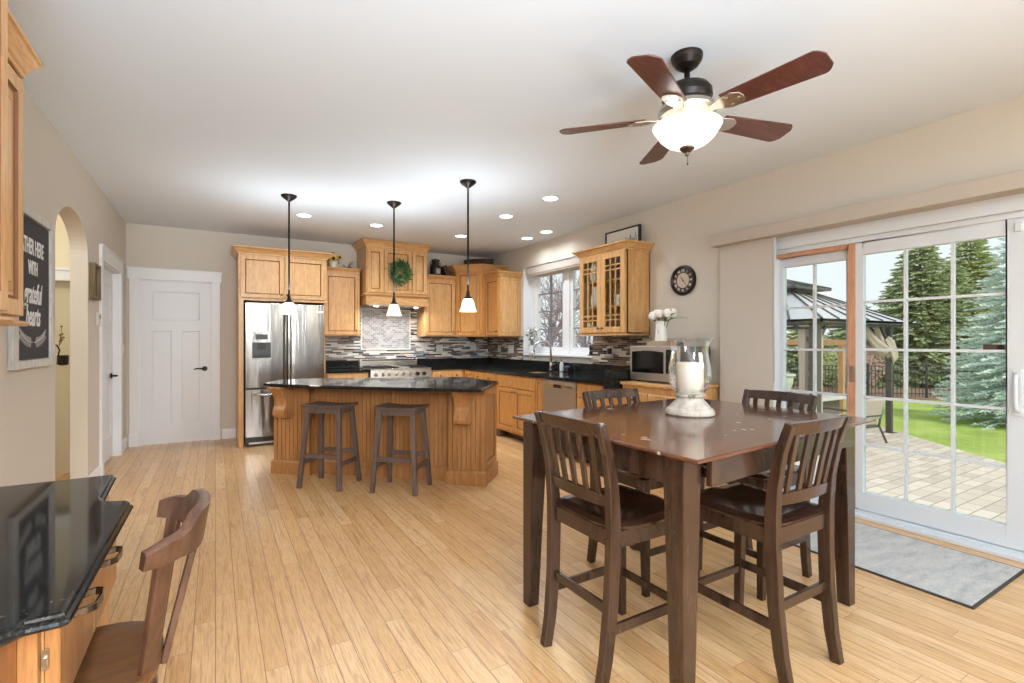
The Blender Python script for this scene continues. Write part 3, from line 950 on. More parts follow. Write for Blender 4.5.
def base_side(label, y0, y1, kinds, x=3.275, wood_='maple_deep'):
    """cabinet whose fronts face left; y0 > y1 runs towards the camera"""
    t = thing('base_cabinet', label, 'cabinet', (3.65, (y0+y1)/2, 0))
    m = MB(); m.box((x, y1, BZ0), (XR-.01, y0, BZ1)); part('body', m, M[wood_], t, bevel=.002)
    m = MB(); m.box((x+.12, y1, 0), (x+.14, y0, BZ0)); m.box((x, y0-.06, 0), (x+.12, y0, BZ0)); m.box((x, y1, 0), (x+.12, y1+.06, BZ0)); part('toe_kick', m, M['walnut'], t)
    for kind, off, z, w, h, kn in kinds:
        front(kind, t, (x, y0-off, z), (0,-1,0), w, h, wood_, knob_at=kn)
    return t
base_side('blind corner base cabinet of maple at the end of the sink run', 6.895, 6.555, [('door', .06, .12, .27, .72, (.24, .6))])
base_side('maple base cabinet with two narrow drawers left of the sink cabinet', 6.55, 5.86, [('drawer', .012, .70, .325, .14, (.16, .07)), ('drawer', .345, .70, .325, .14, (.16, .07)), ('door', .012, .12, .325, .57, (.295, .5)), ('door', .345, .12, .325, .57, (.03, .5))])
base_side('amber maple sink base with a false drawer above two doors', 5.855, 4.885, [('drawer', .03, .685, .91, .155, None), ('door', .03, .135, .45, .54, (.42, .5)), ('door', .49, .135, .45, .54, (.03, .5))])
t = thing('cabinet_pilaster', 'narrow fluted maple pilaster between sink cabinet and dishwasher', 'pilaster', (3.65, 4.815, 0))
m = MB(); m.box((3.265, 4.755, 0), (XR-.01, 4.88, BZ1)); part('body', m, M['maple_deep'], t, bevel=.002)
m = MB(); m.panel((3.265, 4.87, .12), (0,-1,0), (0,0,1), .10, .70, [(0,0,0), (0,.012,0), (.02,.012,0), (.024,.004,1), (.03,.004,1), (.036,.009,0)]); part('fluted_face', m, WOOD2('maple_deep'), t)
t = thing('dishwasher', 'stainless steel dishwasher built in under the black counter', 'dishwasher', (3.6, 4.43, 0))
m = MB(); m.box((3.30, 4.135, .02), (XR-.02, 4.745, .85)); part('body', m, M['black'], t)
m = MB(); m.box((3.262, 4.137, .12), (3.30, 4.743, .848)); dr = part('door', m, M['steel_y'], t, bevel=.004)
m = MB(); m.panel((3.262, 4.70, .735), (0,-1,0), (0,0,1), .52, .075, [(0,0,0), (0,.001,0), (.006,-.012,1), (.012,-.02,1)], False)
m.box((3.246, 4.18, .775), (3.262, 4.70, .80)); m.box((3.2445, 4.38, .765), (3.262, 4.52, .80), 2); part('pocket_handle', m, [M['chrome'], M['nickel'], M['black_gloss']], dr)
base_side('maple drawer base at the near end of the black counter', 4.128, 3.70, [('drawer', .014, .70, .40, .14, (.2, .07)), ('drawer', .014, .42, .40, .265, (.2, .13)), ('drawer', .014, .135, .40, .27, (.2, .13))])

# -------- black granite counter of the kitchen, with its upstand
cz0, cz1 = .857, .887
m = MB()
m.box((1.255, 6.868, cz0), (1.826, FC-.009, cz1)); m.box((1.255, FC-.03, cz1), (1.826, FC-.009, 1.003))
solo('counter', m, M['granite'], 'short black granite counter between refrigerator and range', 'counter', bevel=.004)
m = MB()
sx0, sx1, sy0, sy1 = 3.44, 3.86, 5.12, 5.74
m.box((2.725, 6.868, cz0), (XR-.009, FC-.009, cz1))
m.box((3.235, 3.672, cz0), (sx0, 6.868, cz1)); m.box((sx1, 3.672, cz0), (XR-.009, 6.868, cz1)); m.box((sx0, 3.672, cz0), (sx1, sy0, cz1)); m.box((sx0, sy1, cz0), (sx1, 6.868, cz1))
m.box((2.725, FC-.03, cz1), (XR-.009, FC-.009, 1.003)); m.box((XR-.03, 3.69, cz1), (XR-.009, FC-.03, 1.003))
ct = thing('counter', 'long L-shaped black granite counter with upstand along sink wall and corner', 'counter', (3.6, 5.5, cz0))
part('worktop', m, M['granite'], ct)
m = MB(); m.box((3.235, 3.655, .80), (XR-.009, 3.672, 1.003)); part('end_panel', m, M['granite'], ct, bevel=.002)
m = MB(); m.panel((sx0, sy0, cz0-.001), (1,0,0), (0,1,0), sx1-sx0, sy1-sy0, [(0,0,0), (.012,0,0), (.014,-.02,0), (.03,-.18,0)], False)
part('sink_basin', m, M['steel_y'], ct, label='undermount steel sink')

# -------- range
t = thing('range', 'wide stainless steel professional range with knobs under the hood', 'range', (2.28, 7.18, 0))
rx0, rx1 = 1.832, 2.718
m = MB(); m.box((rx0, 6.885, .10), (rx1, FC-.03, .88)); m.box((rx0, 6.84, .885), (rx1, FC-.03, .897)); part('body', m, M['steel_x'], t, bevel=.003)
m = MB(); m.plate([(0,0), (.075,0), (.06,.135), (0,.135)], (rx0, 6.885, .752), (0,-1,0), (0,0,1), 0)
m = MB(); m.add([(rx0,6.885,.752),(rx1,6.885,.752),(rx1,6.885,.885),(rx0,6.885,.885),(rx0,6.83,.757),(rx1,6.83,.757),(rx1,6.842,.88),(rx0,6.842,.88)],
      [(4,5,6,7),(0,4,7,3),(5,1,2,6),(3,7,6,2),(0,1,5,4)]); cp = part('control_panel', m, M['steel_x'], t)
for i, x in enumerate((1.90, 2.0, 2.085, 2.19, 2.29, 2.39, 2.50, 2.60)):
    m = MB(); m.cyl((x, 6.836, .82), (x, 6.80, .816), .024 if i < 6 else .03, .02 if i < 6 else .026, 14); m.box((x-.004, 6.796, .80), (x+.004, 6.802, .836))
    part('knob', m, M['black'] if i > 5 else M['nickel'], cp)
m = MB(); m.box((rx0+.01, 6.858, .13), (rx1-.01, 6.885, .735)); m.box((rx0+.15, 6.853, .28), (rx1-.15, 6.859, .58), 1); dr = part('oven_door', m, [M['steel_x'], M['black_gloss']], t, bevel=.003)
m = MB(); m.tube([(rx0+.06, 6.858, .70), (rx0+.06, 6.80, .70), (rx1-.06, 6.80, .70), (rx1-.06, 6.858, .70)], .013, 10); part('handle', m, M['steel_x'], dr)
m = MB(); m.box((rx0, FC-.09, .897), (rx1, FC-.03, 1.02)); m.box((rx0+.03, FC-.092, .992), (rx1-.03, FC-.088, 1.008), 1); part('backguard', m, [M['steel_x'], M['black']], t, bevel=.003)
for k, (gx0, gx1) in enumerate(((1.86, 2.24), (2.42, 2.69))):
    m = MB()
    for i in range(4):
        x = gx0+(gx1-gx0)*i/3; m.box((x-.006, 6.90, .90), (x+.006, 7.40, .918))
    for y in (6.90, 7.06, 7.24, 7.40): m.box((gx0, y-.006, .90), (gx1, y+.006, .916))
    for y in (6.99, 7.32): m.cyl(((gx0+gx1)/2, y, .897), ((gx0+gx1)/2, y, .912), .045, .04, 16)
    part('burner_grate', m, M['black'], t)
m = MB(); m.box((2.25, 6.90, .897), (2.41, 7.40, .908)); part('griddle', m, M['steel_x'], t, bevel=.003)
for i, x in enumerate((rx0+.05, rx1-.05)):
    for y in (6.95, 7.4):
        m = MB(); m.cyl((x, y, 0), (x, y, .10), .02, .024, 10); part('foot', m, M['black'], t)

# -------- glass-door cabinet on the window wall
t = thing('display_cabinet', 'maple wall cabinet with two mullioned glass doors right of the window', 'cabinet', (3.86, 4.21, 1.36))
gy0, gy1, gx = 3.825, 4.59, 3.69
m = MB(); q = .018
m.box((gx, gy0, 1.36), (XR-.001, gy0+q, 2.27)); m.box((gx, gy1-q, 1.36), (XR-.001, gy1, 2.27)); m.box((gx, gy0, 1.36), (XR-.001, gy1, 1.36+q)); m.box((gx, gy0, 2.27-q), (XR-.001, gy1, 2.27)); m.box((XR-.012, gy0, 1.36), (XR-.001, gy1, 2.27))
m.box((gx-.02, gy0-.012, 1.345), (XR-.001, gy1+.012, 1.362)); part('body', m, M['maple'], t)
m = MB(); m.box((gx-.001, gy0, 1.36), (gx+.02, gy0+.03, 2.27)); m.box((gx-.001, gy1-.03, 1.36), (gx+.02, gy1, 2.27)); m.box((gx-.001, gy0, 2.235), (gx+.02, gy1, 2.27)); part('face_frame', m, M['maple'], t)
shelf_z = (1.66, 1.95)
for z in shelf_z:
    m = MB(); m.box((gx+.03, gy0+q, z), (XR-.013, gy1-q, z+.016)); part('shelf', m, M['maple'], t)
dwid = (gy1-gy0-.03)/2
for k in range(2):
    a = gy0+.012+k*(dwid+.006); b = a+dwid; z0, z1 = 1.378, 2.245; fw = .062
    m = MB()
    for (u0, u1, v0, v1) in ((a, a+fw, z0, z1), (b-fw, b, z0, z1), (a+fw, b-fw, z0, z0+fw), (a+fw, b-fw, z1-fw, z1)):
        m.box((gx-.022, u0, v0), (gx-.002, u1, v1))
    dd = part('door', m, M['maple'], t, bevel=.003)
    i0, i1, j0, j1 = a+fw, b-fw, z0+fw, z1-fw
    m = MB()
    for f in (1/3, 2/3): y = i0+(i1-i0)*f; m.box((gx-.018, y-.006, j0), (gx-.006, y+.006, j1))
    for z in (j0+.075, j0+.125, j1-.125, j1-.075): m.box((gx-.018, i0, z-.006), (gx-.006, i1, z+.006))
    part('muntins', m, M['maple'], dd)
    m = MB(); m.box((gx-.011, i0, j0), (gx-.008, i1, j1)); part('pane', m, M['glass'], dd)
    ky = a+.03 if k else b-.03
    knob(dd, (gx-.022, ky, z0+.05), (-1,0,0))
m = MB(); m.crown([(gx, gy1, 2.245), (gx, gy0, 2.245), (XR-.001, gy0, 2.245)], [(o*1.0, z*.95) for o, z in CR], 1)
m2 = MB(); m2.crown([(XR-.001, gy1, 2.245), (gx, gy1, 2.245), (gx, gy0, 2.245), (XR-.001, gy0, 2.245)], [(o*1.0, z*.95) for o, z in CR], 1); m2.box((gx, gy0, 2.30), (XR-.001, gy1, 2.332)); part('crown_molding', m2, M['maple_y'], t)

# dishes behind the glass
def dish(name, prof, c, mt, label, cat, group=None, n=18, extra=None):
    m = MB(); m.lathe([(r*1.22, z*1.22) for r, z in prof], c, n)
    if extra: extra(m, c)
    return solo(name, m, mt, label, cat, group)
CUP = [(.02,0), (.03,.004), (.036,.05), (.04,.09), (.037,.09), (.033,.05), (.026,.008), (0.0001,.006)]
PITCH = [(.035,0), (.05,.01), (.058,.06), (.045,.13), (.036,.16), (.044,.19), (.04,.19), (.032,.16), (.04,.12), (.05,.06), (.0001,.012)]
PLATE = [(.04,0), (.05,.003), (.10,.014), (.10,.017), (.05,.007), (.0001,.005)]
BOWL = [(.03,0), (.035,.006), (.065,.03), (.08,.06), (.076,.06), (.06,.03), (.03,.01), (.0001,.009)]
zs = (1.379, 1.677, 1.967)
def ear(m, c): m.tube([(c[0]-.0, c[1]+.035, c[2]+.03), (c[0], c[1]+.066, c[2]+.04), (c[0], c[1]+.068, c[2]+.07), (c[0], c[1]+.038, c[2]+.08)], .005, 6)
dish('pitcher', PITCH, (3.775, 4.40, zs[1]), M['cream_ceramic'], 'white pitcher on the middle shelf behind the left glass door', 'pitcher', None, 18, lambda m, c: m.tube([(c[0], c[1]+.05, c[2]+.05), (c[0], c[1]+.10, c[2]+.07), (c[0], c[1]+.095, c[2]+.14), (c[0], c[1]+.038, c[2]+.165)], .007, 6))
dish('bowl', BOWL, (3.80, 4.33, zs[0]), M['cream_ceramic'], 'white bowl on the bottom shelf behind the left glass door', 'bowl')
dish('mug', CUP, (3.77, 4.49, zs[0]), M['cream_ceramic'], 'white mug on the bottom shelf left of the white bowl', 'mug', None, 16, ear)
dish('vase', [(r*.9, z*1.1) for r, z in PITCH], (3.77, 4.42, zs[2]), M['cream_ceramic'], 'slim white vase on the top shelf behind the left glass door', 'vase')
dish('mug', CUP, (3.77, 4.03, zs[1]), M['cream_ceramic'], 'white mug on the middle shelf behind the right glass door', 'mug', None, 16, ear)
dish('jug', [(r*1.1, z*.85) for r, z in PITCH], (3.775, 3.93, zs[1]), mat('stoneware', (186, 170, 146), .5), 'tan stoneware jug on the middle shelf behind the right glass door', 'jug')
dish('bowl', [(r*.9, z) for r, z in BOWL], (3.80, 3.98, zs[0]), mat('teal_glaze', (120, 132, 130), .3), 'grey-green bowl on the bottom shelf behind the right glass door', 'bowl')
dish('wine_carafe', [(.04,0), (.05,.01), (.05,.05), (.02,.12), (.018,.18), (.024,.2), (.02,.2), (.014,.17), (.014,.12), (.0001,.012)], (3.775, 4.02, zs[2]), mat('plum_glass', (84, 40, 48), .1), 'plum coloured carafe on the top shelf behind the right glass door', 'carafe')

# -------- hutch base with microwave
t = thing('buffet_cabinet', 'low maple buffet cabinet with wooden top under the microwave', 'cabinet', (3.74, 3.3, 0))
m = MB(); m.box((3.46, 2.96, .09), (XR-.01, 3.645, .858)); m.box((3.455, 2.95, 0), (XR-.01, 3.648, .10)); part('body', m, M['maple'], t, bevel=.002)
m = MB(); m.box((3.43, 2.94, .858), (XR-.01, 3.652, .888)); part('wooden_top', m, M['maple_y'], t, bevel=.005)
for k in range(2):
    y = 3.635-k*.338
    front('drawer', t, (3.46, y, .655), (0,-1,0), .325, .135, 'maple', knob_at=(.16, .067))
    front('door', t, (3.46, y, .12), (0,-1,0), .325, .515, 'maple', knob_at=(.29 if k == 0 else .035, .45))
t = thing('microwave', 'stainless steel microwave oven with black glass door on the buffet', 'microwave', (3.76, 3.33, .89))
m = MB(); m.box((3.575, 3.03, .905), (3.985, 3.635, 1.235)); part('body', m, M['black'], t, bevel=.004)
m = MB(); m.box((3.553, 3.03, .905), (3.575, 3.637, 1.237))
fr = part('front_frame', m, M['steel_y'], t, bevel=.004)
m = MB(); n = 8
arc = [(.03+.40*i/n, .275+.012*math.sin(PI*i/n)) for i in range(n+1)]
m.plate([(.03,.075), (.43,.075)]+arc[::-1], (3.5535, 3.637, .905), (0,-1,0), (0,0,1), .004); part('door_glass', m, M['black_gloss'], fr)
m = MB(); m.box((3.548, 3.05, .985), (3.5535, 3.175, 1.205)); m.box((3.546, 3.065, 1.16), (3.549, 3.16, 1.19), 1)
for i in range(4):
    for j in range(3): m.box((3.546, 3.068+j*.032, 1.0+i*.035), (3.549, 3.092+j*.032, 1.024+i*.035), 2)
part('control_panel', m, [M['black_gloss'], mat('display', (40, 60, 56), .2), M['black']], fr)
m = MB()
for y in (3.08, 3.58):
    for x in (3.62, 3.93): m.cyl((x, y, .888), (x, y, .905), .014, n=10)
part('feet', m, M['black'], t)
m = MB(); m.box((3.68, 3.335, 1.2365), (3.90, 3.535, 1.282)); m.box((3.69, 3.345, 1.282), (3.89, 3.525, 1.2845)); solo('wooden_box', m, mat('pale_box', (178, 156, 128), .6), 'shallow pale box lying on top of the microwave', 'box', bevel=.003)
# vase with white tulips
t = thing('flower_pitcher', 'white enamel pitcher of white tulips standing on the microwave', 'vase', (3.76, 3.42, 1.285))
c = (3.76, 3.42, 1.285)
m = MB(); m.lathe([(.056,0), (.061,.004), (.058,.08), (.053,.17), (.058,.195), (.055,.195), (.050,.17), (.053,.07), (.0001,.008)], c, 22); part('pitcher', m, M['cream_ceramic'], t)
m = MB(); m.tube([(c[0]-.058, c[1]+.004, c[2]+.11), (c[0]-.058, c[1]-.014, c[2]+.10), (c[0]-.058, c[1]-.018, c[2]+.085), (c[0]-.059, c[1]-.004, c[2]+.075)], .003, 5); part('motif', m, mat('blue_grey', (130, 140, 148), .5), t)
rnd = random.Random(3)
for i in range(12):
    a = i*2.4; r = .02+.085*math.sqrt(i/12)
    p = Vector((c[0]+.7*r*math.cos(a), c[1]+1.35*r*math.sin(a), c[2]+.235+.03*rnd.random()-.2*r))
    m = MB(); m.tube([(c[0]+.2*(p.x-c[0]), c[1]+.2*(p.y-c[1]), c[2]+.05), (c[0]+.6*(p.x-c[0]), c[1]+.6*(p.y-c[1]), c[2]+.19), tuple(p)], .0035, 5); st_ = part('stem', m, M['leaf_dark'], t)
    m = MB(); m.lathe([(.004,-.016), (.028,-.004), (.038,.022), (.034,.05), (.018,.066), (.0001,.06)], tuple(p), 9)
    part('bloom', m, M['petal_white'], st_)
for dy, dz, ll in ((-.34, .03, 1), (-.20, .085, 1), (-.15, .12, 1)):
    m = MB(); b = Vector((c[0], c[1]-.02, c[2]+.18)); e = Vector((c[0]-.02, c[1]+dy, c[2]+.18+dz)); mid = (b+e)/2+Vector((0,0,.03))
    ws = (.004, .014, .012, .002)
    ps = [b, b.lerp(mid, .8), mid.lerp(e, .5), e]
    vs = []
    for p, w in zip(ps, ws): vs += [p+Vector((w, 0, .003)), p+Vector((-w, 0, .003)), p+Vector((-w, 0, -.001)), p+Vector((w, 0, -.001))]
    m.sections([vs[i*4:i*4+4] for i in range(4)], 0, True); part('leaf', m, M['leaf'], t)
m = MB(); cc = (3.72, 3.16, 1.2375); m.lathe([(.03,0), (.034,.004), (.034,.03), (.03,.036), (.0001,.038)], cc, 16); m.tube([(cc[0], cc[1]-.018, cc[2]+.036), (cc[0], cc[1]-.018, cc[2]+.056), (cc[0], cc[1]+.018, cc[2]+.056), (cc[0], cc[1]+.018, cc[2]+.036)], .003, 6)
solo('small_tin', m, M['iron'], 'tiny dark tin with a wire handle on the near end of the microwave', 'tin')
# ------------------------------------------------------------------ kitchen island (turned 45 degrees)
E_ = Vector((.7284, -.6852, 0)).normalized(); NI = Vector((-E_.y, E_.x, 0))
OL = Vector((.49, 5.336, 0))
TI = Matrix(((E_.x, NI.x, 0, OL.x), (E_.y, NI.y, 0, OL.y), (0, 0, 1, 0), (0, 0, 0, 1)))
LI = 2.125
def toloc(p):
    d = Vector((p[0], p[1], 0))-OL
    return (d.dot(E_), d.dot(NI))
isl = thing('kitchen_island', 'maple kitchen island with beadboard front, corbels and black granite top', 'kitchen island', (1.6, 4.9, 0))
back = [toloc(p) for p in ((2.33, 4.93), (.86, 5.585), (.60, 5.55))]
body = [(.012, .045), (.385, .045), (.385, .10), (1.79, .10), (1.79, .045), (LI-.012, .045), (LI-.012, .425)]+back+[(.012, .12)]
m = MB(TI); m.prism(body, 0, .856); part('body', m, M['island'], isl)
def beads(m, u0, u1, v, z0, z1, pitch=.043):
    n = max(1, round((u1-u0)/pitch)); w = (u1-u0)/n
    for i in range(n):
        a = u0+i*w
        m.box((a+.0025, v-.010, z0), (a+w-.0025, v, z1))
    m.box((u0, v-.004, z0), (u1, v+.002, z1), 1)
m = MB(TI); beads(m, .384, 1.791, .098, .13, .855); part('beadboard', m, WOOD2('island'), isl)
for a, b in ((0, .382), (1.793, LI)):
    m = MB(TI)
    m.box((a, -.002, 0), (a+.035, .099, .856)); m.box((b-.035, -.002, 0), (b, .099, .856)); m.box((a, .012, 0), (b, .05, .856))
    m.box((a, -.002, .80), (b, .03, .856)); beads(m, a+.037, b-.037, .012, .13, .80)
    part('pillar', m, WOOD2('island'), isl)
m = MB(TI)
m.crown([(-.004, .2), (-.004, -.004), (.386, -.004), (.386, .086), (1.789, .086), (1.789, -.004), (LI+.004, -.004), (LI+.004, .43)], [(0,0), (.016,0), (.016,.115), (.008,.13), (0,.13)], 1)
part('base_board', m, M['island'], isl)
m = MB(TI); m.panel((LI, .0, .135), (0,1,0), (0,0,1), .425, .715, [(0,-.02,0), (0,.004,0), (.06,.004,0), (.064,-.004,1), (.070,-.006,1), (.085,-.004,0)])
part('end_panel', m, WOOD2('island'), isl)
cp_ = [(0,.856), (-.20,.856), (-.20,.832), (-.188,.818), (-.165,.79), (-.140,.75), (-.128,.71), (-.134,.67), (-.152,.635), (-.158,.60), (-.146,.572), (-.115,.556), (-.08,.552), (-.05,.56), (0,.565)]
for u in (.165, 1.955):
    m = MB(TI)
    m.plate([(v, z) for v, z in cp_][::-1], (u-.062, 0, 0), (0,1,0), (0,0,1), .124)
    m.box((u-.075, -.215, .838), (u+.075, 0, .8565)); 
    m.plate([(v*.9-.012 if v < 0 else 0, z-.004) for v, z in cp_][::-1], (u-.030, 0, 0), (0,1,0), (0,0,1), .06)
    part('corbel', m, M['island'], isl, bevel=.004)
fr_ = []
A_, B_ = toloc((.385, 5.19)), toloc((1.88, 3.635))
for i in range(17):
    f = i/16
    fr_.append((A_[0]+(B_[0]-A_[0])*f, A_[1]+(B_[1]-A_[1])*f-.05*(1-(2*f-1)**2)))
top = fr_+[toloc(p) for p in ((2.395, 4.25), (2.385, 4.98), (.82, 5.655), (.56, 5.60))]
m = MB(TI); m.prism(top, .857, .887); part('counter', m, M['granite'], isl, bevel=.008)

# ------------------------------------------------------------------ bar stools
def make_stool():
    t = thing('bar_stool', 'x', 'stool')
    m = MB()
    def seat(u, v, up):
        x = -.20+.40*u; y = -.14+.28*v
        return (x, y, .728-.012*(1-(2*u-1)**2)*up)
    m.grid(lambda u, v: seat(u, v, 1), 10, 6, smooth=True)
    m.grid(lambda u, v: (-.195+.39*u, -.135+.27*v, .700), 10, 6, flip=True)
    rim_t = [seat(u/10, 0, 1) for u in range(11)]+[seat(1, v/6, 1) for v in range(1, 7)]+[seat(u/10, 1, 1) for u in range(9, -1, -1)]+[seat(0, v/6, 1) for v in range(5, 0, -1)]
    rim_b = [(p[0]*.977, p[1]*.966, .700) for p in rim_t]
    k = len(rim_t)
    m.add(rim_b+rim_t, [(a, (a+1) % k, k+(a+1) % k, k+a) for a in range(k)])
    part('seat', m, M['stool'], t)
    for sx in (-1, 1):
        for sy in (-1, 1):
            m = MB(); m.bar((sx*.150, sy*.100, .70), (sx*.195, sy*.165, 0), .038, .038, xdir=(1,0,0), w1=.034, t1=.034); part('leg', m, M['stool'], t, bevel=.002)
    m = MB(); m.box((-.15, -.112, .65), (.15, -.094, .70)); m.box((-.15, .094, .65), (.15, .112, .70)); m.box((-.165, -.1, .65), (-.147, .1, .70)); m.box((.147, -.1, .65), (.165, .1, .70)); part('apron', m, M['stool'], t)
    for s in (-1, 1):
        m = MB(); m.box((-.18, s*.14-.009, .262), (.18, s*.14+.009, .30)); part('stretcher', m, M['stool'], t)
        m = MB(); m.box((s*.183-.009, -.148, .20), (s*.183+.009, .148, .236)); part('stretcher', m, M['stool'], t)
    return t
st1 = make_stool()
st2 = copy_tree(st1)
for s_, p, lab in ((st1, (.881, 4.645), 'grey-brown backless wooden bar stool nearer the refrigerator'), (st2, (1.39, 4.186), 'grey-brown backless wooden bar stool nearer the right end of the island')):
    s_.location = (p[0], p[1], 0); s_.rotation_euler.z = math.atan2(E_.y, E_.x)
    s_['label'] = lab; s_['group'] = 'bar stools at the island'

# ------------------------------------------------------------------ dining table
TN, TLf, TR, TF = Vector((1.284, 1.021)), Vector((1.270, 2.117)), Vector((2.713, 1.140)), Vector((2.705, 2.232))
t = thing('dining_table', 'tall dark brown counter-height dining table with worn top', 'table', (2.0, 1.63, 0))
m = MB()
def tq(u, v): return TN*(1-u)*(1-v)+TR*u*(1-v)+TF*u*v+TLf*(1-u)*v
def ins(d):
    du, dv = d/1.43, d/1.1
    return [tq(du, dv), tq(1-du, dv), tq(1-du, 1-dv), tq(du, 1-dv)]
secs = []
for d, z in ((.03, .893), (.006, .895), (.0, .899), (.0, .904), (.003, .9085), (.007, .910)):
    secs.append([(p.x, p.y, z) for p in ins(d)])
m.sections(secs)
part('tabletop', m, M['table_top'], t)
q = ins(.115); 
for i in range(4):
    a, b = q[i], q[(i+1) % 4]
    m = MB(); d = (b-a).normalized(); n = Vector((-d.y, d.x))
    o = Vector((d.y, -d.x))*.06
    a2, b2 = a+o+d*.02, b+o-d*.02
    m.bar((a2.x, a2.y, .842), (b2.x, b2.y, .842), .10, .022, xdir=(0,0,1)); part('apron', m, M['espresso'], t, bevel=.002)
for (u, v) in ((0,0), (1,0), (1,1), (0,1)):
    du, dv = (.036 if v == 0 else .022)/1.43, .068/1.1
    if v == 0: dv = .078/1.1
    c = tq(du+.043/1.43 if u == 0 else 1-(.036+.043)/1.43, dv+.043/1.1 if v == 0 else 1-(dv+.043/1.1))
    s0, s1 = .086, .056
    ox = -1 if u == 0 else 1; oy = -1 if v == 0 else 1
    m = MB()
    f = lambda z, s: [(c.x+ox*(.043-s/2)-s/2, c.y+oy*(.043-s/2)-s/2, z), (c.x+ox*(.043-s/2)+s/2, c.y+oy*(.043-s/2)-s/2, z), (c.x+ox*(.043-s/2)+s/2, c.y+oy*(.043-s/2)+s/2, z), (c.x+ox*(.043-s/2)-s/2, c.y+oy*(.043-s/2)+s/2, z)]
    m.sections([f(0, s1), f(.45, .072), f(.78, s0), f(.893, s0)])
    part('leg', m, M['espresso'], t, bevel=.003)

# ------------------------------------------------------------------ counter-height chairs
def make_chair():
    t = thing('dining_chair', 'x', 'chair')
    def zx(z): return .171+.025*z          # half spread of the rear posts
    post = [(0, -.245), (.12, -.222), (.30, -.203), (.50, -.195), (.62, -.196), (.75, -.206), (.88, -.232), (.985, -.268)]
    for s in (-1, 1):
        m = MB(); m.rectsweep([(s*zx(z), y, z) for z, y in post], [(.034, .040), (.035, .044), (.036, .048), (.036, .05), (.036, .048), (.034, .042), (.032, .036), (.030, .030)], (1, 0, 0))
        part('rear_leg', m, M['espresso'], t, bevel=.003)
        m = MB(); m.bar((s*.188, .188, .585), (s*.188, .200, 0), .044, .044, xdir=(1,0,0), w1=.032, t1=.032); part('front_leg', m, M['espresso'], t, bevel=.003)
    # saddle seat
    m = MB()
    def top(u, v):
        x = -1+2*u; y = -1+2*v
        w = .215 if y > -.2 else .215-.02*(-.2-y)
        z = .615-.016*math.exp(-((x*1.1)**2+((y+.1)*1.2)**2))*1.2+.006*math.exp(-(x*5)**2)*max(0, y)
        ed = max(abs(x), abs(y)); z -= .012*max(0, (ed-.86)/.14)**2
        r = 1.0-.05*max(0, abs(x)+abs(y)-1.55)/.45
        return (x*w*r, (y*.215+.005)*r, z)
    n = 14
    m.grid(top, n, n)
    rim = [top(u/n, 0) for u in range(n)]+[top(1, v/n) for v in range(n)]+[top(1-u/n, 1) for u in range(n)]+[top(0, 1-v/n) for v in range(n)]
    k = len(rim)
    low = [(p[0]*.965, p[1]*.965, .585) for p in rim]
    m.add(low+rim, [(a, (a+1) % k, k+(a+1) % k, k+a) for a in range(k)])
    m.add(low, [tuple(reversed(range(k)))])
    part('seat', m, M['espresso_seat'], t)
    m = MB()
    m.box((-.18, .175, .525), (.18, .197, .585)); m.box((-.18, -.205, .525), (.18, -.185, .585)); m.box((-.198, -.19, .525), (-.178, .19, .585)); m.box((.178, -.19, .525), (.198, .19, .585))
    part('seat_rail', m, M['espresso'], t, bevel=.002)
    def curve(x, z, y0): return y0-.022*(1-(x/.2)**2)
    def rail(z0, z1, ya, yb, half, th):
        m = MB(); n = 10; secs = []
        for i in range(n+1):
            x = -half+2*half*i/n
            a, b = curve(x, z0, ya), curve(x, z1, yb)
            secs.append([(x, a-th/2, z0), (x, a+th/2, z0), (x, b+th/2, z1+.006*(1-(x/half)**2)), (x, b-th/2, z1+.006*(1-(x/half)**2))])
        m.sections(secs, 0, True)
        return m
    m = rail(.939, .985, -.247, -.264, .207, .022); o = part('crest_rail', m, M['espresso'], t); 
    o.data.polygons.foreach_set('use_smooth', [False]*len(o.data.polygons)); clean(o, .004)
    m = rail(.672, .715, -.196, -.201, .185, .020); o = part('lower_rail', m, M['espresso'], t)
    o.data.polygons.foreach_set('use_smooth', [False]*len(o.data.polygons)); clean(o, .002)
    for i in range(5):
        x = -.135+.0675*i
        m = MB(); m.rectsweep([(x*.95, curve(x, .7, -.201), .712), (x*.985, curve(x, .8, -.221), .822), (x*1.02, curve(x, .9, -.246), .942)], (.026, .012), (1, 0, 0)); part('slat', m, M['espresso'], t, bevel=.002)
    m = MB(); m.box((-.182, -.211, .275), (.182, -.195, .312)); part('stretcher', m, M['espresso'], t, bevel=.002)
    m = MB(); m.box((-.18, .183, .19), (.18, .201, .222)); part('stretcher', m, M['espresso'], t, bevel=.002)
    for s in (-1, 1):
        m = MB(); m.box((s*.186-.008, -.20, .21), (s*.186+.008, .185, .247)); part('stretcher', m, M['espresso'], t, bevel=.002)
    return t
ch = make_chair()
for i, (x, y, r, lab) in enumerate(((1.44, 1.545, -90, 'dark brown slat-back chair at the left end of the table, its back to the left'),
                          (1.956, 1.272, 0, 'dark brown slat-back chair nearest the camera at the near right side of the table'),
                          (2.045, 1.99, 180, 'dark brown slat-back chair on the far side of the table, toward the buffet'),
                          (2.525, 1.66, 90, 'dark brown slat-back chair at the table end toward the garden door'))):
    c = ch if i == 0 else copy_tree(ch)
    c.location = (x, y, 0); c.rotation_euler.z = math.radians(r)
    c['label'] = lab; c['group'] = 'chairs around the dining table'

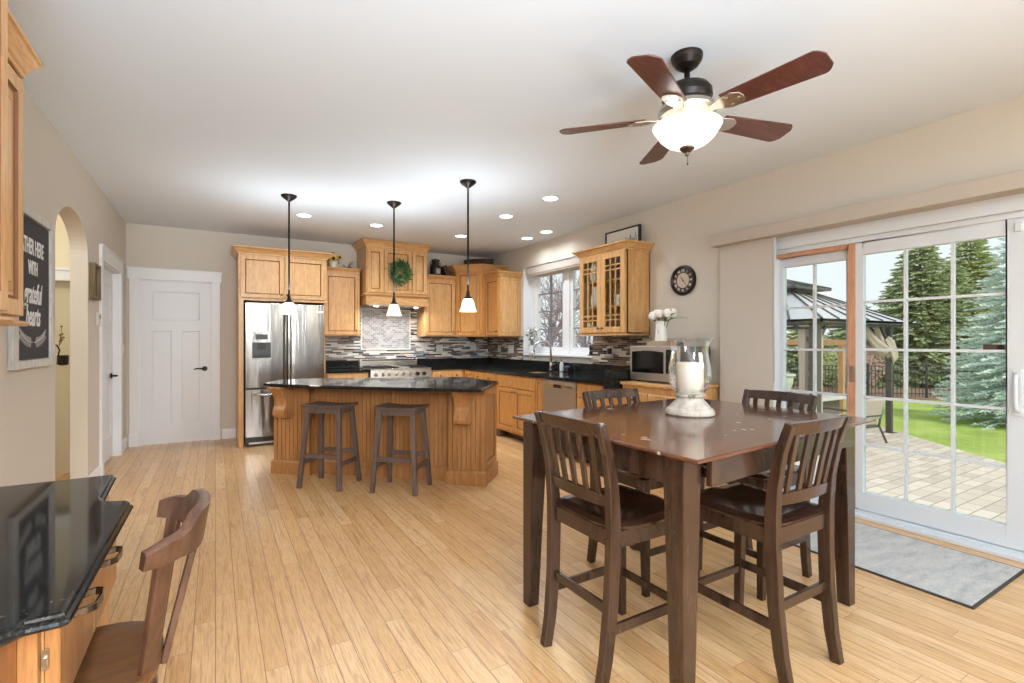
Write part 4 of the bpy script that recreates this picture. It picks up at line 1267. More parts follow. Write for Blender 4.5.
# ------------------------------------------------------------------ hurricane candle holder
c = (2.066, 1.692, .911)
t = thing('hurricane_holder', 'large glass hurricane candle holder on a whitewashed pedestal on the table', 'candle holder', c)
m = MB(); m.lathe([(.114,0), (.119,.006), (.118,.018), (.110,.032), (.100,.038), (.098,.042), (.086,.056), (.072,.070), (.067,.078), (.064,.084), (.068,.090), (.074,.094), (.075,.103), (.068,.107), (.0001,.107)], c, 40)
dw_ = wood('whitewashed', (160, 149, 137), (190, 181, 169), (208, 200, 189), .6, 'Z', .6, streak=6, wear=((116, 100, 86), 18.0, .60)); part('pedestal', m, dw_, t)
m = MB()
gp = [(.062,.108), (.070,.112), (.090,.135), (.101,.165), (.1055,.20), (.103,.24), (.094,.285), (.089,.315), (.091,.345), (.101,.37), (.111,.384)]
m.lathe(gp, c, 44); m.lathe([(r-.004, z) for r, z in gp][::-1], c, 44)
m.tube([(c[0]+.110*math.cos(2*PI*i/40), c[1]+.110*math.sin(2*PI*i/40), c[2]+.384) for i in range(40)], .0026, 6, closed=True)
o = part('glass', m, M['vessel_glass'], t)
o.data.polygons.foreach_set('use_smooth', [True]*len(o.data.polygons))
t = thing('pillar_candle', 'thick ivory pillar candle inside the glass hurricane on the table', 'candle', (c[0], c[1], c[2]+.105))
m = MB(); m.lathe([(.064,.107), (.067,.11), (.067,.258), (.064,.263), (.05,.262), (.0001,.259)], c, 32); part('wax', m, M['candle'], t)
m = MB(); m.tube([(c[0], c[1], c[2]+.259), (c[0]+.001, c[1], c[2]+.27), (c[0]+.004, c[1], c[2]+.276)], .0014, 5); part('wick', m, M['wick'], t)

# ------------------------------------------------------------------ rug at the garden door
m = MB(); m.box((3.115, .905, .001), (3.86, 2.62, .011)); 
rg = thing('door_rug', 'grey low-pile rug lying at the garden door', 'rug', (3.48, 1.75, 0))
rm = mat('grey_pile', (172, 172, 172), .95, spec=.1); g = N(rm)
n1 = g.noise(g.coords((1, 3, 1)), 5, 5, .7); n2 = g.noise(g.coords(), 220, 2)
cc = g.ramp(n1.outputs[0], [(.3, (176, 177, 178)), (.5, (200, 200, 199)), (.72, (216, 214, 210))]); cc = g.mix(.35, cc, g.ramp(n2.outputs[0], [(.3, (120, 120, 120)), (.7, (255, 255, 255))]), 'MULTIPLY')
g.l(cc, g.b.inputs['Base Color']); g.bump(n2.outputs[0], .9, .004)
part('pile', m, rm, rg)
m = MB(); p_ = [(3.106, .896), (3.868, .896), (3.868, 2.63), (3.106, 2.63)]
m.box((3.103, .893, .0005), (3.118, 2.632, .0095)); m.box((3.858, .893, .0005), (3.871, 2.632, .0095)); m.box((3.118, .893, .0005), (3.858, .907, .0095)); m.box((3.118, 2.618, .0005), (3.858, 2.632, .0095))
part('binding', m, mat('dark_binding', (66, 62, 60), .9), rg)

# ------------------------------------------------------------------ desk at the left wall
DK = .715
t = thing('desk_counter', 'black granite desk top with stepped front edge in the left foreground', 'counter', (-.6, 1.6, DK))
poly = [(XL+.001, .45), (-.365, .45), (-.362, 1.12), (-.356, 1.20), (-.338, 1.255), (-.310, 1.282), (-.262, 1.283), (-.246, 1.292), (-.236, 2.082), (-.250, 2.115), (-.290, 2.128), (-.318, 2.155), (-.330, 2.20), (-.345, 2.55), (XL+.001, 2.55)]
m = MB()
def inset(poly, d):
    P_ = [Vector((p[0], p[1], 0)) for p in poly]; out = []
    n = len(P_)
    for i in range(n):
        a, b, c_ = P_[i-1], P_[i], P_[(i+1) % n]
        n1 = (b-a).normalized(); n2 = (c_-b).normalized()
        n1 = Vector((-n1.y, n1.x, 0)); n2 = Vector((-n2.y, n2.x, 0))
        mm = n1+n2; mm = mm/max(.3, mm.dot(n2))
        q = b+mm*d
        out.append((q.x, q.y))
    return out
pr_ = [(.016, 0), (.006, .003), (.0, .010), (.003, .016), (.010, .019), (.010, .023), (.012, .028), (.018, .030)]
secs = [[(p[0], p[1], DK+z) for p in inset(poly, d)] for d, z in pr_]
m.sections(secs); part('granite_top', m, M['granite'], t)
t = thing('desk_cabinet', 'maple desk drawer cabinet with curved metal pulls under the granite top', 'cabinet', (-.6, 1.7, 0))
m = MB(); m.box((XL+.001, 1.385, .50), (-.307, 2.088, DK)); part('body', m, M['maple'], t)
m = MB(); m.box((XL+.001, 1.352, 0), (-.34, 1.385, DK)); m.panel((XL+.002, 1.352, .02), (1,0,0), (0,0,1), .575, .69, [(0,0,0), (0,.001,0), (.11,.0012,1), (.112,-.004,1), (.116,-.004,0)]); part('side_panel', m, [M['maple_shade'], M['glaze']], t)
m = MB(); m.box((-.34, 1.352, 0), (-.309, 1.378, DK)); part('stile', m, M['island'], t, bevel=.002)
m = MB(); m.box((-.306, 1.372, .60), (-.298, 1.384, .64)); m.box((-.304, 1.366, .612), (-.299, 1.374, .628)); part('drawer_slide', m, M['nickel'], t)
for y0, y1 in ((1.388, 1.722), (1.732, 2.085)):
    m = MB(); m.panel((-.306, y0, .488), (0,1,0), (0,0,1), y1-y0, .212, [(0,0,0), (0,.020,0), (.004,.024,0)]); dr = part('drawer', m, WOOD2('island'), t)
    ym_ = (y0+y1)/2+(-.005 if y0 < 1.5 else -.07)
    m = MB()
    pts = [(-.281, ym_-.052, .652), (-.256, ym_-.052, .655), (-.243, ym_-.042, .656), (-.239, ym_, .656), (-.243, ym_+.042, .656), (-.256, ym_+.052, .655), (-.281, ym_+.052, .652)]
    m.rectsweep(pts, [(.018, .008)]*7, (0, 0, 1)); part('handle', m, M['pull'], dr, bevel=.002)
m = MB(); m.box((XL+.002, 2.12, 0), (-.36, 2.50, DK)); solo('desk_end_cabinet', m, M['maple'], 'maple cabinet end under the far end of the granite desk', 'cabinet', bevel=.002)
m = MB(); m.box((XL+.002, .46, 0), (-.40, .50, DK)); m.box((-.42, .50, .60), (-.40, 1.350, DK)); solo('desk_apron', m, M['maple'], 'maple apron and side panel of the desk kneehole', 'desk panel', bevel=.002)

# wall cabinets above the desk
t = thing('desk_wall_cabinet', 'maple wall cabinet with crown over the far end of the desk', 'cabinet', (-.78, 2.3, 1.357))
m = MB(); m.box((XL+.001, 2.165, 1.357), (-.64, 2.56, 2.285)); part('body', m, M['maple'], t, bevel=.002)
m = MB(); m.panel((-.64, 2.185, 1.375), (0,1,0), (0,0,1), .36, .88, [(0,0,0), (0,.017,0), (.003,.020,0), (.058,.020,0), (.064,.012,1), (.072,.010,1), (.082,.010,0), (.115,.018,0), (.118,.018,1), (.12,.018,0)]); part('door', m, WOOD2(), t)
m = MB(); m.crown([(-.632, 2.165, 2.278), (-.632, 2.56, 2.278), (XL+.001, 2.56, 2.278)], [(o*.72, z) for o, z in CR], 1); m.box((XL+.001, 2.165, 2.35), (-.64, 2.56, 2.37)); part('crown_molding', m, M['maple_y'], t)
m = MB(); m.crown([(-.63, 2.165, 1.338), (-.63, 2.56, 1.338), (XL+.001, 2.56, 1.338)], [(o*1.3, z*1.1) for o, z in LR], 1); m.box((XL+.001, 2.165, 1.345), (-.64, 2.56, 1.3575)); part('light_rail', m, M['maple_y'], t)
t = thing('desk_wall_cabinet', 'deeper, taller maple wall cabinet at the left picture edge over the desk', 'cabinet', (-.74, 1.7, 1.357))
m = MB(); m.box((XL+.001, 1.2, 1.357), (-.578, 2.160, 2.62)); part('body', m, M['maple'], t, bevel=.002)
for y in (1.215, 1.69):
    m = MB(); m.panel((-.578, y, 1.375), (0,1,0), (0,0,1), .455, 1.2, [(0,0,0), (0,.017,0), (.003,.020,0), (.058,.020,0), (.064,.012,1), (.072,.010,1), (.082,.010,0), (.115,.018,0), (.118,.018,1), (.12,.018,0)]); part('door', m, WOOD2(), t)
m = MB(); m.crown([(-.575, 1.2, 2.60), (-.575, 2.16, 2.60), (XL+.001, 2.16, 2.60)], [(o*.6, z*.9) for o, z in CR], 1); part('crown_molding', m, M['maple_y'], t)
m = MB(); m.crown([(-.57, 1.2, 1.338), (-.57, 2.16, 1.338), (XL+.001, 2.16, 1.338)], [(o*1.3, z*1.1) for o, z in LR], 1); m.box((XL+.001, 1.2, 1.345), (-.578, 2.16, 1.357)); part('light_rail', m, M['maple_y'], t)

# ------------------------------------------------------------------ desk chair with curved crest
t = thing('desk_chair', 'walnut desk chair with deeply curved crest rail in the left foreground', 'chair', (-.26, 1.6, 0))
m = MB(); cxs, cys = -.285, 1.61; n = 40
ring = []
for i in range(n):
    a = 2*PI*i/n
    ca, sa = math.cos(a), math.sin(a)
    r = 1/((abs(ca)**2.6+abs(sa)**2.6)**(1/2.6))
    ring.append((cxs+.165*r*ca, cys+.205*r*sa))
def rg_(s, z): return [(cxs+(x-cxs)*s, cys+(y-cys)*s, z) for x, y in ring]
m.sections([rg_(.93, .438), rg_(.985, .444), rg_(1, .456), rg_(.99, .468), rg_(.95, .472), rg_(.7, .466), rg_(.35, .46), rg_(.05, .459)], 0, True); part('seat', m, M['walnut_seat'], t)
# crest rail
def crest(f):
    """centre line of the curved rail, f from -1 (near end) to 1 (far end)"""
    a = f*1.28
    return (-.185+.145*math.cos(a)*1.0, 1.585+.205*math.sin(a)/math.sin(1.28))
m = MB(); secs = []
n = 28
for i in range(n+1):
    f = -1+2*i/n
    x, y = crest(f); x2, y2 = crest(f+.01)
    d = Vector((x2-x, y2-y, 0)).normalized(); nn = Vector((d.y, -d.x, 0))
    hump = 1/(1+math.exp(-(0.50-abs(f))*22))
    zt = .822+.036*hump-.012*max(0, abs(f)-.8)/.2; zb = .762-.010*hump+.004*max(0, abs(f)-.8)/.2
    th = .013
    p = Vector((x, y, 0)); lean = nn*.012
    z_ = lambda v: Vector((0, 0, v))
    secs.append([p-nn*th+z_(zb), p+nn*th+z_(zb), p+nn*(th+.004)+lean+z_(zt-.006), p+nn*(th-.002)+lean+z_(zt), p-nn*(th-.004)+lean+z_(zt), p-nn*th+lean+z_(zt-.006)])
m.sections(secs, 0, True); o = part('crest_rail', m, M['walnut'], t)
es = o.modifiers.new('split', 'EDGE_SPLIT'); es.split_angle = math.radians(50)
for f, w in ((-.76, .040), (.02, .040), (.76, .040)):
    x, y = crest(f); bx_, by_ = -.150, 1.61+.12*f
    if abs(f) < .1: bx_ = -.118
    d = Vector((crest(f+.01)[0]-x, crest(f+.01)[1]-y, 0)).normalized()
    m = MB(); m.bar((x, y, .775), (bx_, by_, .43), w, .017, xdir=tuple(d)); part('back_post', m, M['walnut'], t, bevel=.003)
for sx, sy in ((-1,-1), (-1,1), (1,-1), (1,1)):
    m = MB(); m.bar((cxs+sx*.11, cys+sy*.145, .425), (cxs+sx*.15, cys+sy*.19, 0), .036, .036, xdir=(1,0,0), w1=.028, t1=.028); part('leg', m, M['walnut'], t, bevel=.003)
for s in (-1, 1):
    m = MB(); m.bar((cxs-.132, cys+s*.168, .21), (cxs+.132, cys+s*.168, .21), .018, .026, xdir=(0,1,0)); part('stretcher', m, M['walnut'], t)
m = MB(); m.bar((cxs, cys-.165, .21), (cxs, cys+.165, .21), .018, .026, xdir=(1,0,0)); part('stretcher', m, M['walnut'], t)

# ------------------------------------------------------------------ left wall: signs and small things
t = thing('chalkboard_sign', 'black chalkboard-style word sign in a whitewashed frame on the left wall', 'sign', (XL+.02, 4.02, 1.12))
sy0, sy1, sz0, sz1 = 3.555, 4.318, 1.13, 2.035
m = MB(); m.box((XL+.002, sy0+.05, sz0+.05), (XL+.014, sy1-.05, sz1-.05)); part('board', m, M['chalk'], t)
m = MB(); fw = .075
m.box((XL+.001, sy0, sz0), (XL+.028, sy0+fw, sz1)); m.box((XL+.001, sy1-fw, sz0), (XL+.028, sy1, sz1)); m.box((XL+.001, sy0+fw, sz0), (XL+.028, sy1-fw, sz0+.045)); m.box((XL+.001, sy0+fw, sz1-.045), (XL+.028, sy1-fw, sz1))
fm = wood('whitewashed_frame', (190, 188, 184), (214, 213, 210), (226, 225, 222), .7, 'Z', 1, wear=((128, 122, 116), 14, .70)); part('frame', m, fm, t, bevel=.002)
m = MB(); X_ = XL+.0145
U_, V_ = (0, 1, 0), (0, 0, 1)
yc = 3.925
for txt, z, size, sh, sp in (('GATHER HERE', 1.825, .125, 0, .58), ('WITH', 1.705, .11, 0, .6), ('grateful', 1.555, .17, .3, .62), ('hearts', 1.425, .17, .3, .62)):
    put_text(m, txt, size, (X_, yc-.03 if txt == 'GATHER HERE' else yc, z), U_, V_, sx=sp, shear=sh, extrude=.0008, bold=.003)
for s in (-1, 1):
    pts = [(X_+.001, yc+s*(.02+.2*i/10), 1.275+.05*(i/10)**2) for i in range(11)]
    m.tube(pts, .003, 5)
    for i in range(1, 11):
        p = Vector(pts[i])
        for k in (-1, 1):
            q = p+Vector((.001, s*.026, k*.034)); d = (q-p); n_ = Vector((0, -d.z, d.y)).normalized()*.011
            m.add([p, (p+q)/2+n_, q, (p+q)/2-n_], [(0,1,2,3), (3,2,1,0)])
part('lettering', m, M['chalk_white'], t)
m = MB(); m.box((XL+.001, 5.50, 1.65), (XL+.04, 5.76, 1.96)); 
t = thing('shadow_box', 'small brown wooden box frame with script on the wall beside the arch', 'picture', (XL+.02, 5.63, 1.65))
m = MB(); m.box((XL+.001, 5.52, 1.67), (XL+.012, 5.74, 1.94)); part('backing', m, mat('dark_linen', (98, 84, 66), .9), t)
m = MB()
for a, b in (((5.50,1.65), (5.52,1.96)), ((5.74,1.65), (5.76,1.96)), ((5.52,1.65), (5.74,1.672)), ((5.52,1.938), (5.74,1.96))): m.box((XL+.001, a[0], a[1]), (XL+.042, b[0], b[1]))
part('frame', m, wood('weathered_frame', (104, 88, 62), (128, 110, 80), (146, 128, 98), .7, 'Z'), t)
m = MB()
pts = [(XL+.016, 5.63+.035*math.sin(i*1.7), 1.70+.22*i/22) for i in range(23)]; m.tube(pts, .0045, 5); part('script', m, M['cream_ceramic'], t)
t = thing('thermostat', 'small white thermostat on the wall between arch and left door', 'thermostat', (XL, 5.83, 1.42))
m = MB(); m.box((XL+.001, 5.775, 1.425), (XL+.022, 5.885, 1.545)); part('case', m, M['plate_white'], t, bevel=.004)
m = MB(); m.box((XL+.022, 5.80, 1.485), (XL+.0235, 5.86, 1.525)); part('display', m, mat('lcd', (150, 158, 150), .2), t)
def plate(name, label, O, U, w=.075, h=.118, toggles=1, kind='switch', group=None):
    t = thing(name, label, 'switch plate' if kind == 'switch' else 'outlet', O)
    O, U = Vector(O), Vector(U); N_ = U.cross(Vector((0,0,1)))
    m = MB(); m.panel(O-U*w/2, U, (0,0,1), w, h, [(0,0,0), (0,.002,0), (.004,.006,0)]); part('cover', m, M['plate_white'], t)
    for i in range(toggles):
        c = O-U*w/2+U*(w*(i+.5)/toggles)+Vector((0,0,h/2))
        m = MB()
        if kind == 'switch': m.panel(c-U*.016-Vector((0,0,.032)), U, (0,0,1), .032, .064, [(0,.005,0), (.001,.0085,0)]); part('rocker', m, M['vinyl'], t)
        else:
            m.panel(c-U*.016-Vector((0,0,.034)), U, (0,0,1), .032, .068, [(0,.005,0), (.001,.0075,0)])
            for dz in (-.018, .018):
                for du in (-.006, .006): m.panel(c+U*(du-.0012)+Vector((0,0,dz-.004)), U, (0,0,1), .0024, .008, [(0,.0074,1), (.0002,.008,1)])
            part('socket', m, [M['vinyl'], M['black']], t)
    return t
plate('light_switch', 'white light switch on the narrow wall between the two white doors', (XL+.001, 7.30, 1.13), (0,1,0))
plate('wall_outlet', 'pale outlet in the tile under the cabinet next to the hood', (3.13, YB-.009, 1.11), (1,0,0), .115, .118, 2, 'outlet')
plate('wall_outlet', 'pale outlet in the tile under the diagonal corner cabinet', (3.74, YB-.009, 1.12), (1,0,0), .115, .118, 2, 'outlet')
plate('wall_outlet', 'narrow pale outlet in the side wall tile near the corner', (XR-.009, 7.12, 1.105), (0,-1,0), .10, .118, 1, 'outlet')
plate('light_switch', 'double pale switch plate in the tile left of the sink window', (XR-.009, 6.74, 1.095), (0,-1,0), .16, .13, 2)
t = plate('wall_outlet', 'outlet with a black plug under the glass-door cabinet', (XR-.009, 4.45, 1.105), (0,-1,0), .10, .118, 1, 'outlet')
m = MB(); m.box((XR-.055, 4.405, 1.13), (XR-.0165, 4.45, 1.20)); solo('charger_plug', m, M['black'], 'black charger plugged into the outlet under the glass-door cabinet', 'charger', bevel=.004)

# wall candle sconce in the hall
t = thing('wall_sconce', 'black iron wall sconce with a candle cup seen through the arch', 'sconce', (-1.25, 6.2, 1.05))
c = (-1.238, 6.20, 1.055)
m = MB(); m.tube([(-1.285, 6.235, 1.06), (-1.285, 6.24, 1.12), (-1.27, 6.24, 1.2), (-1.29, 6.24, 1.245), (-1.31, 6.235, 1.25)], .007, 6); m.tube([(-1.28, 6.24, 1.12), (-1.26, 6.21, 1.07), c], .006, 6); part('bracket', m, M['bronze'], t)
m = MB(); m.lathe([(.03,0), (.042,.01), (.045,.085), (.042,.095), (.038,.085), (.0001,.02)], c, 16); part('cup', m, M['black_gloss'], t)
m = MB(); m.lathe([(.022,.02), (.022,.085), (.0001,.086)], c, 12); solo('sconce_candle', m, M['candle'], 'small white candle in the black hall sconce', 'candle')
t = thing('dried_sprig', 'dried brown sprig hanging on the hall wall above the sconce', 'dried flowers', (-1.25, 6.2, 1.2))
rnd = random.Random(5)
for i in range(7):
    m = MB(); b = Vector((-1.275, 6.238, 1.235)); e = b+Vector((.012+.008*i*rnd.random(), -.01-.02*rnd.random(), .03+.03*i*rnd.random()+.02))
    m.tube([b, (b+e)/2+Vector((.004, 0, 0)), e], .0022, 4); m.ball(tuple(e), .010, 6); part('stem', m, mat('dried_stem', (112, 88, 56), .8) if i == 0 else bpy.data.materials['dried_stem'], t)

# ------------------------------------------------------------------ clock
t = thing('wall_clock', 'round dark wall clock with pale numeral ring on the right wall', 'clock', (XR-.02, 3.372, 1.74))
cc = Vector((XR-.001, 3.372, 1.892))
def disc(m, r0, r1, x0, x1, n=40, mi=0):
    """ring between radii, its face looking to the left (-x)"""
    a = [(x0, cc.y+r0*math.cos(2*PI*i/n), cc.z+r0*math.sin(2*PI*i/n)) for i in range(n)]
    b = [(x1, cc.y+r1*math.cos(2*PI*i/n), cc.z+r1*math.sin(2*PI*i/n)) for i in range(n)]
    m.add(a+b, [(i, (i+1) % n, n+(i+1) % n, n+i) for i in range(n)], mi, True)
m = MB(); x_ = cc.x
for (r0, r1, a, b) in ((.150, .152, 0, -.010), (.152, .145, -.010, -.030), (.145, .132, -.030, -.034), (.132, .122, -.034, -.026), (.122, .120, -.026, -.012)): disc(m, r0, r1, x_+a, x_+b)
part('rim', m, M['black'], t)
m = MB(); m.cyl((x_-.010, cc.y, cc.z), (x_-.014, cc.y, cc.z), .123, n=40); part('dial', m, mat('dial_dark', (64, 54, 48), .6), t)
m = MB(); m.cyl((x_-.014, cc.y, cc.z), (x_-.0155, cc.y, cc.z), .075, n=40); part('centre_plate', m, mat('dial_pale', (196, 178, 160), .6), t)
m = MB()
for i, s_ in enumerate(('XII', 'I', 'II', 'III', 'IIII', 'V', 'VI', 'VII', 'VIII', 'IX', 'X', 'XI')):
    a = 2*PI*i/12
    up = Vector((0, -math.sin(a), math.cos(a))); u = Vector((0, -math.cos(a), -math.sin(a)))
    put_text(m, s_, .036, Vector((x_-.0155, cc.y, cc.z))+up*.098, u, up, extrude=.0006, spacing=.85, bold=.0012)
part('numerals', m, mat('numeral_pale', (206, 194, 180), .6), t)
m = MB()
for ang, L, w in ((-32, .052, .008), (-128+360-90, .07, .006)):
    a = math.radians(ang); up = Vector((0, -math.sin(a), math.cos(a)))
    m.bar(Vector((x_-.018, cc.y, cc.z))-up*.012, Vector((x_-.018, cc.y, cc.z))+up*L, w, .002, xdir=(0, math.cos(a), math.sin(a)), w1=.003)
m.cyl((x_-.0155, cc.y, cc.z), (x_-.021, cc.y, cc.z), .007, n=12); part('hands', m, M['black'], t)

# ------------------------------------------------------------------ things on top of the cabinets
t = thing('framed_sign', 'framed white script sign leaning on top of the glass-door cabinet', 'sign', (3.93, 4.17, 2.333))
ly0, ly1, lz0, lz1 = 3.895, 4.445, 2.334, 2.555
m = MB(); m.box((3.952, ly0+.01, lz0+.01), (3.962, ly1-.01, lz1-.01)); part('board', m, mat('sign_white', (222, 220, 212), .7), t)
m = MB()
for a, b in (((ly0, lz0), (ly0+.018, lz1)), ((ly1-.018, lz0), (ly1, lz1)), ((ly0+.018, lz0), (ly1-.018, lz0+.016)), ((ly0+.018, lz1-.016), (ly1-.018, lz1))): m.box((3.942, a[0], a[1]), (3.972, b[0], b[1]))
part('frame', m, M['iron'], t)
m = MB()
base = lz0+.06
for i, (y, h) in enumerate(((4.33, .05), (4.29, .03), (4.25, .035), (4.21, .03), (4.17, .04), (4.12, .06), (4.08, .035), (4.045, .08), (4.01, .035), (3.965, .095))):
    m.tube([(3.951, y+.012, base), (3.951, y, base+h*.5), (3.951, y-.008, base+h), (3.951, y-.014, base+h*.6), (3.951, y-.018, base)], .0028, 5)
part('script', m, M['black'], t)
c = (1.435, 7.33, 2.313)
t = thing('sunflower_pot', 'small white pot of sunflowers on the cabinet next to the refrigerator cabinet', 'potted flowers', c)
m = MB(); m.lathe([(.045,0), (.05,.004), (.062,.10), (.064,.105), (.06,.105), (.05,.09), (.0001,.088)], c, 20); part('pot', m, M['cream_ceramic'], t)
def sunflower(p, n, r):
    p, n = Vector(p), Vector(n).normalized(); x = n.orthogonal().normalized(); y = n.cross(x)
    m = MB(); m.tube([(c[0], c[1], c[2]+.08), tuple(p-n*.02)], .004, 5); s_ = part('stem', m, M['leaf_dark'], t)
    m = MB()
    for i in range(16):
        a = 2*PI*i/16; d = x*math.cos(a)+y*math.sin(a); e = x*-math.sin(a)+y*math.cos(a)
        m.add([p+d*r*.35, p+d*r*.7+e*r*.16+n*.006, p+d*r+n*.002, p+d*r*.7-e*r*.16+n*.006], [(0,1,2,3), (3,2,1,0)])
    part('petals', m, M['petal_yellow'], s_)
    m = MB(); m.cyl(p-n*.004, p+n*.012, r*.42, r*.3, 14); part('centre', m, M['seed'], s_)
sunflower((1.425, 7.26, 2.45), (-.1, -1, .05), .058); sunflower((1.515, 7.30, 2.475), (.4, -.7, .5), .05); sunflower((1.43, 7.35, 2.535), (0, -.3, 1), .05); sunflower((1.36, 7.32, 2.43), (-.7, -.6, .2), .045)
rnd = random.Random(8)
m = MB()
for i in range(16):
    a = rnd.random()*2*PI; b = Vector((c[0], c[1], c[2]+.09)); e = b+Vector((.10*math.cos(a), .09*math.sin(a), -.03+.1*rnd.random())); d = (e-b); s_ = Vector((-d.y, d.x, 0)).normalized()*.02
    m.add([b, (b+e)/2+s_+Vector((0,0,.012)), e, (b+e)/2-s_+Vector((0,0,.012))], [(0,1,2,3), (3,2,1,0)])
part('leaves', m, M['leaf_dark'], t)
c = (1.63, 7.33, 2.313)
t = thing('greenery_sprig', 'low dusty green sprig lying beside the sunflower pot on the cabinet', 'plant', c)
m = MB(); rnd = random.Random(4); stems = MB()
for i in range(9):
    a = rnd.random()*2*PI; e = Vector((c[0]+.08*math.cos(a), c[1]+.06*math.sin(a), c[2]+.03+.10*rnd.random())); b = Vector((c[0], c[1], c[2]+.004))
    stems.tube([b, (b+e)/2+Vector((0,0,.02)), e], .002, 4)
    for k in range(6):
        p = b.lerp(e, .3+.12*k); a2 = rnd.random()*6.28; d = Vector((math.cos(a2), math.sin(a2), .5))*.022; s_ = Vector((-d.y, d.x, 0)).normalized()*.007
        m.add([p, p+d*.5+s_, p+d, p+d*.5-s_], [(0,1,2,3), (3,2,1,0)])
part('twigs', stems, M['iron'], t); part('leaves', m, mat('dusty_leaf', (92, 104, 92), .7), t)
c = (2.995, 7.36, 2.308)
t = thing('milk_can', 'small antique metal milk can on the cabinet right of the hood', 'milk can', c)
m = MB(); m.lathe([(.082,0), (.086,.004), (.086,.14), (.078,.165), (.056,.20), (.054,.225), (.064,.245), (.066,.262), (.06,.262), (.05,.24), (.0001,.235)], c, 26); part('body', m, M['iron'], t)
m = MB(); m.lathe([(.0001,.262), (.05,.264), (.052,.27), (.012,.274), (.012,.285), (.0001,.287)], c, 20); part('lid', m, M['iron'], t)
for s in (-1, 1):
    m = MB(); m.tube([(c[0]+s*.058, c[1], c[2]+.215), (c[0]+s*.09, c[1], c[2]+.22), (c[0]+s*.092, c[1], c[2]+.19), (c[0]+s*.076, c[1], c[2]+.168)], .006, 6); part('handle', m, M['iron'], t)
m = MB(); m.box((c[0]-.02, c[1]-.088, c[2]+.04), (c[0]+.045, c[1]-.08, c[2]+.12)); part('tag', m, mat('pale_tag', (170, 164, 150), .7), t)
t = thing('dark_crate', 'dark wooden tray leaning on the cabinet beside the milk can', 'tray', (3.17, 7.38, 2.31))
Tt = Matrix.Translation((3.155, 7.37, 2.313)) @ Matrix.Rotation(math.radians(-26), 4, 'Y') @ Matrix.Diagonal((.62, .9, .85, 1))
m = MB(Tt)
m.box((-.015, -.12, 0), (.015+.09, .12, .012)); m.box((-.015, -.12, 0), (0, .12, .20)); m.box((.09, -.12, 0), (.105, .12, .20)); m.box((-.015, -.12, 0), (.105, -.108, .20)); m.box((-.015, .108, 0), (.105, .12, .20))
mn = min(v.z for v in m.v); m.v = [v+Vector((0, 0, 2.309-mn)) for v in m.v]
part('box', m, M['basket'], t, bevel=.003)
t = thing('dark_basket', 'low dark woven basket on top of the diagonal corner cabinet', 'basket', (3.62, 7.15, 2.488))
m = MB(); d = Vector((.7071, -.7071, 0)); n_ = Vector((.7071, .7071, 0)); o_ = Vector((3.64, 7.12, 2.488))
def el(a, b, z): return [tuple(o_+d*(a*math.cos(2*PI*i/32))+n_*(b*math.sin(2*PI*i/32))+Vector((0,0,z))) for i in range(32)]
m.sections([el(.22, .12, 0), el(.24, .135, .05), el(.25, .14, .10), el(.24, .13, .10), el(.22, .115, .02)], 0, True); part('body', m, M['basket'], t)
for z in (.02, .045, .07, .098):
    m = MB(); m.tube(el(.232+.18*z, .128+.13*z, z), .007, 6, closed=True); part('weave_band', m, M['basket'], t)

# wreath on the hood
t = thing('wreath', 'round green leafy wreath hanging on the middle hood door', 'wreath', (2.26, 6.95, 2.27))
wc = Vector((2.265, 6.925, 2.275)); rnd = random.Random(11)
m = MB(); m.tube([(wc.x+.125*math.cos(2*PI*i/28), wc.y, wc.z+.125*math.sin(2*PI*i/28)) for i in range(28)], .012, 6, closed=True); part('twig_ring', m, M['walnut'], t)
m = MB()
for i in range(900):
    a = rnd.random()*2*PI; rr = .108+rnd.gauss(0, .03)
    p = Vector((wc.x+rr*math.cos(a), wc.y-.015+rnd.gauss(0, .012), wc.z+rr*math.sin(a)))
    out = Vector((math.cos(a), 0, math.sin(a))); tan = Vector((-math.sin(a), 0, math.cos(a)))
    d = (out*rnd.uniform(-.7, 1)+tan*rnd.uniform(.1, 1)+Vector((0, -rnd.random()*.8, 0))).normalized()*rnd.uniform(.035, .07)
    s_ = d.cross(Vector((rnd.gauss(0,1), rnd.gauss(0,1), rnd.gauss(0,1)))).normalized()*.011
    m.add([p, p+d*.5+s_, p+d, p+d*.5-s_], [(0,1,2,3)], 0 if rnd.random() < .6 else 1)
part('leaves', m, [M['leaf'], M['leaf_dark']], t)
m = MB(); m.tube([(wc.x+.01, wc.y+.01, wc.z+.13), (wc.x+.012, 6.955, wc.z+.2), (wc.x+.012, 6.957, wc.z+.32)], .004, 4); part('ribbon', m, mat('tan_ribbon', (196, 168, 120), .7), t)

# ------------------------------------------------------------------ sink things
t = thing('faucet', 'brushed steel gooseneck kitchen faucet behind the sink', 'faucet', (3.91, 5.5, .887))
m = MB(); m.cyl((3.91, 5.50, .887), (3.91, 5.50, .90), .03, n=20); m.cyl((3.91, 5.50, .90), (3.91, 5.50, 1.0), .022, .02, 16); part('base', m, M['faucet'], t)
m = MB(); pts = [(3.91, 5.50, .99)]+[(3.91-.105+.105*math.cos(a), 5.50+.0*a+.05*(1-math.cos(a)), 1.17+.108*math.sin(a)) for a in [PI*i/14 for i in range(15)]]+[(3.70, 5.60, 1.13)]
m.tube(pts, .0145, 10); part('spout', m, M['faucet'], t)
m = MB(); m.tube([(3.70, 5.60, 1.14), (3.698, 5.602, 1.05)], [.018, .016], 10); part('spray_head', m, M['faucet'], t)
m = MB(); m.tube([(3.91, 5.48, .95), (3.91, 5.44, .965), (3.90, 5.40, .985)], [.009, .008, .006], 8); part('lever', m, M['faucet'], t)
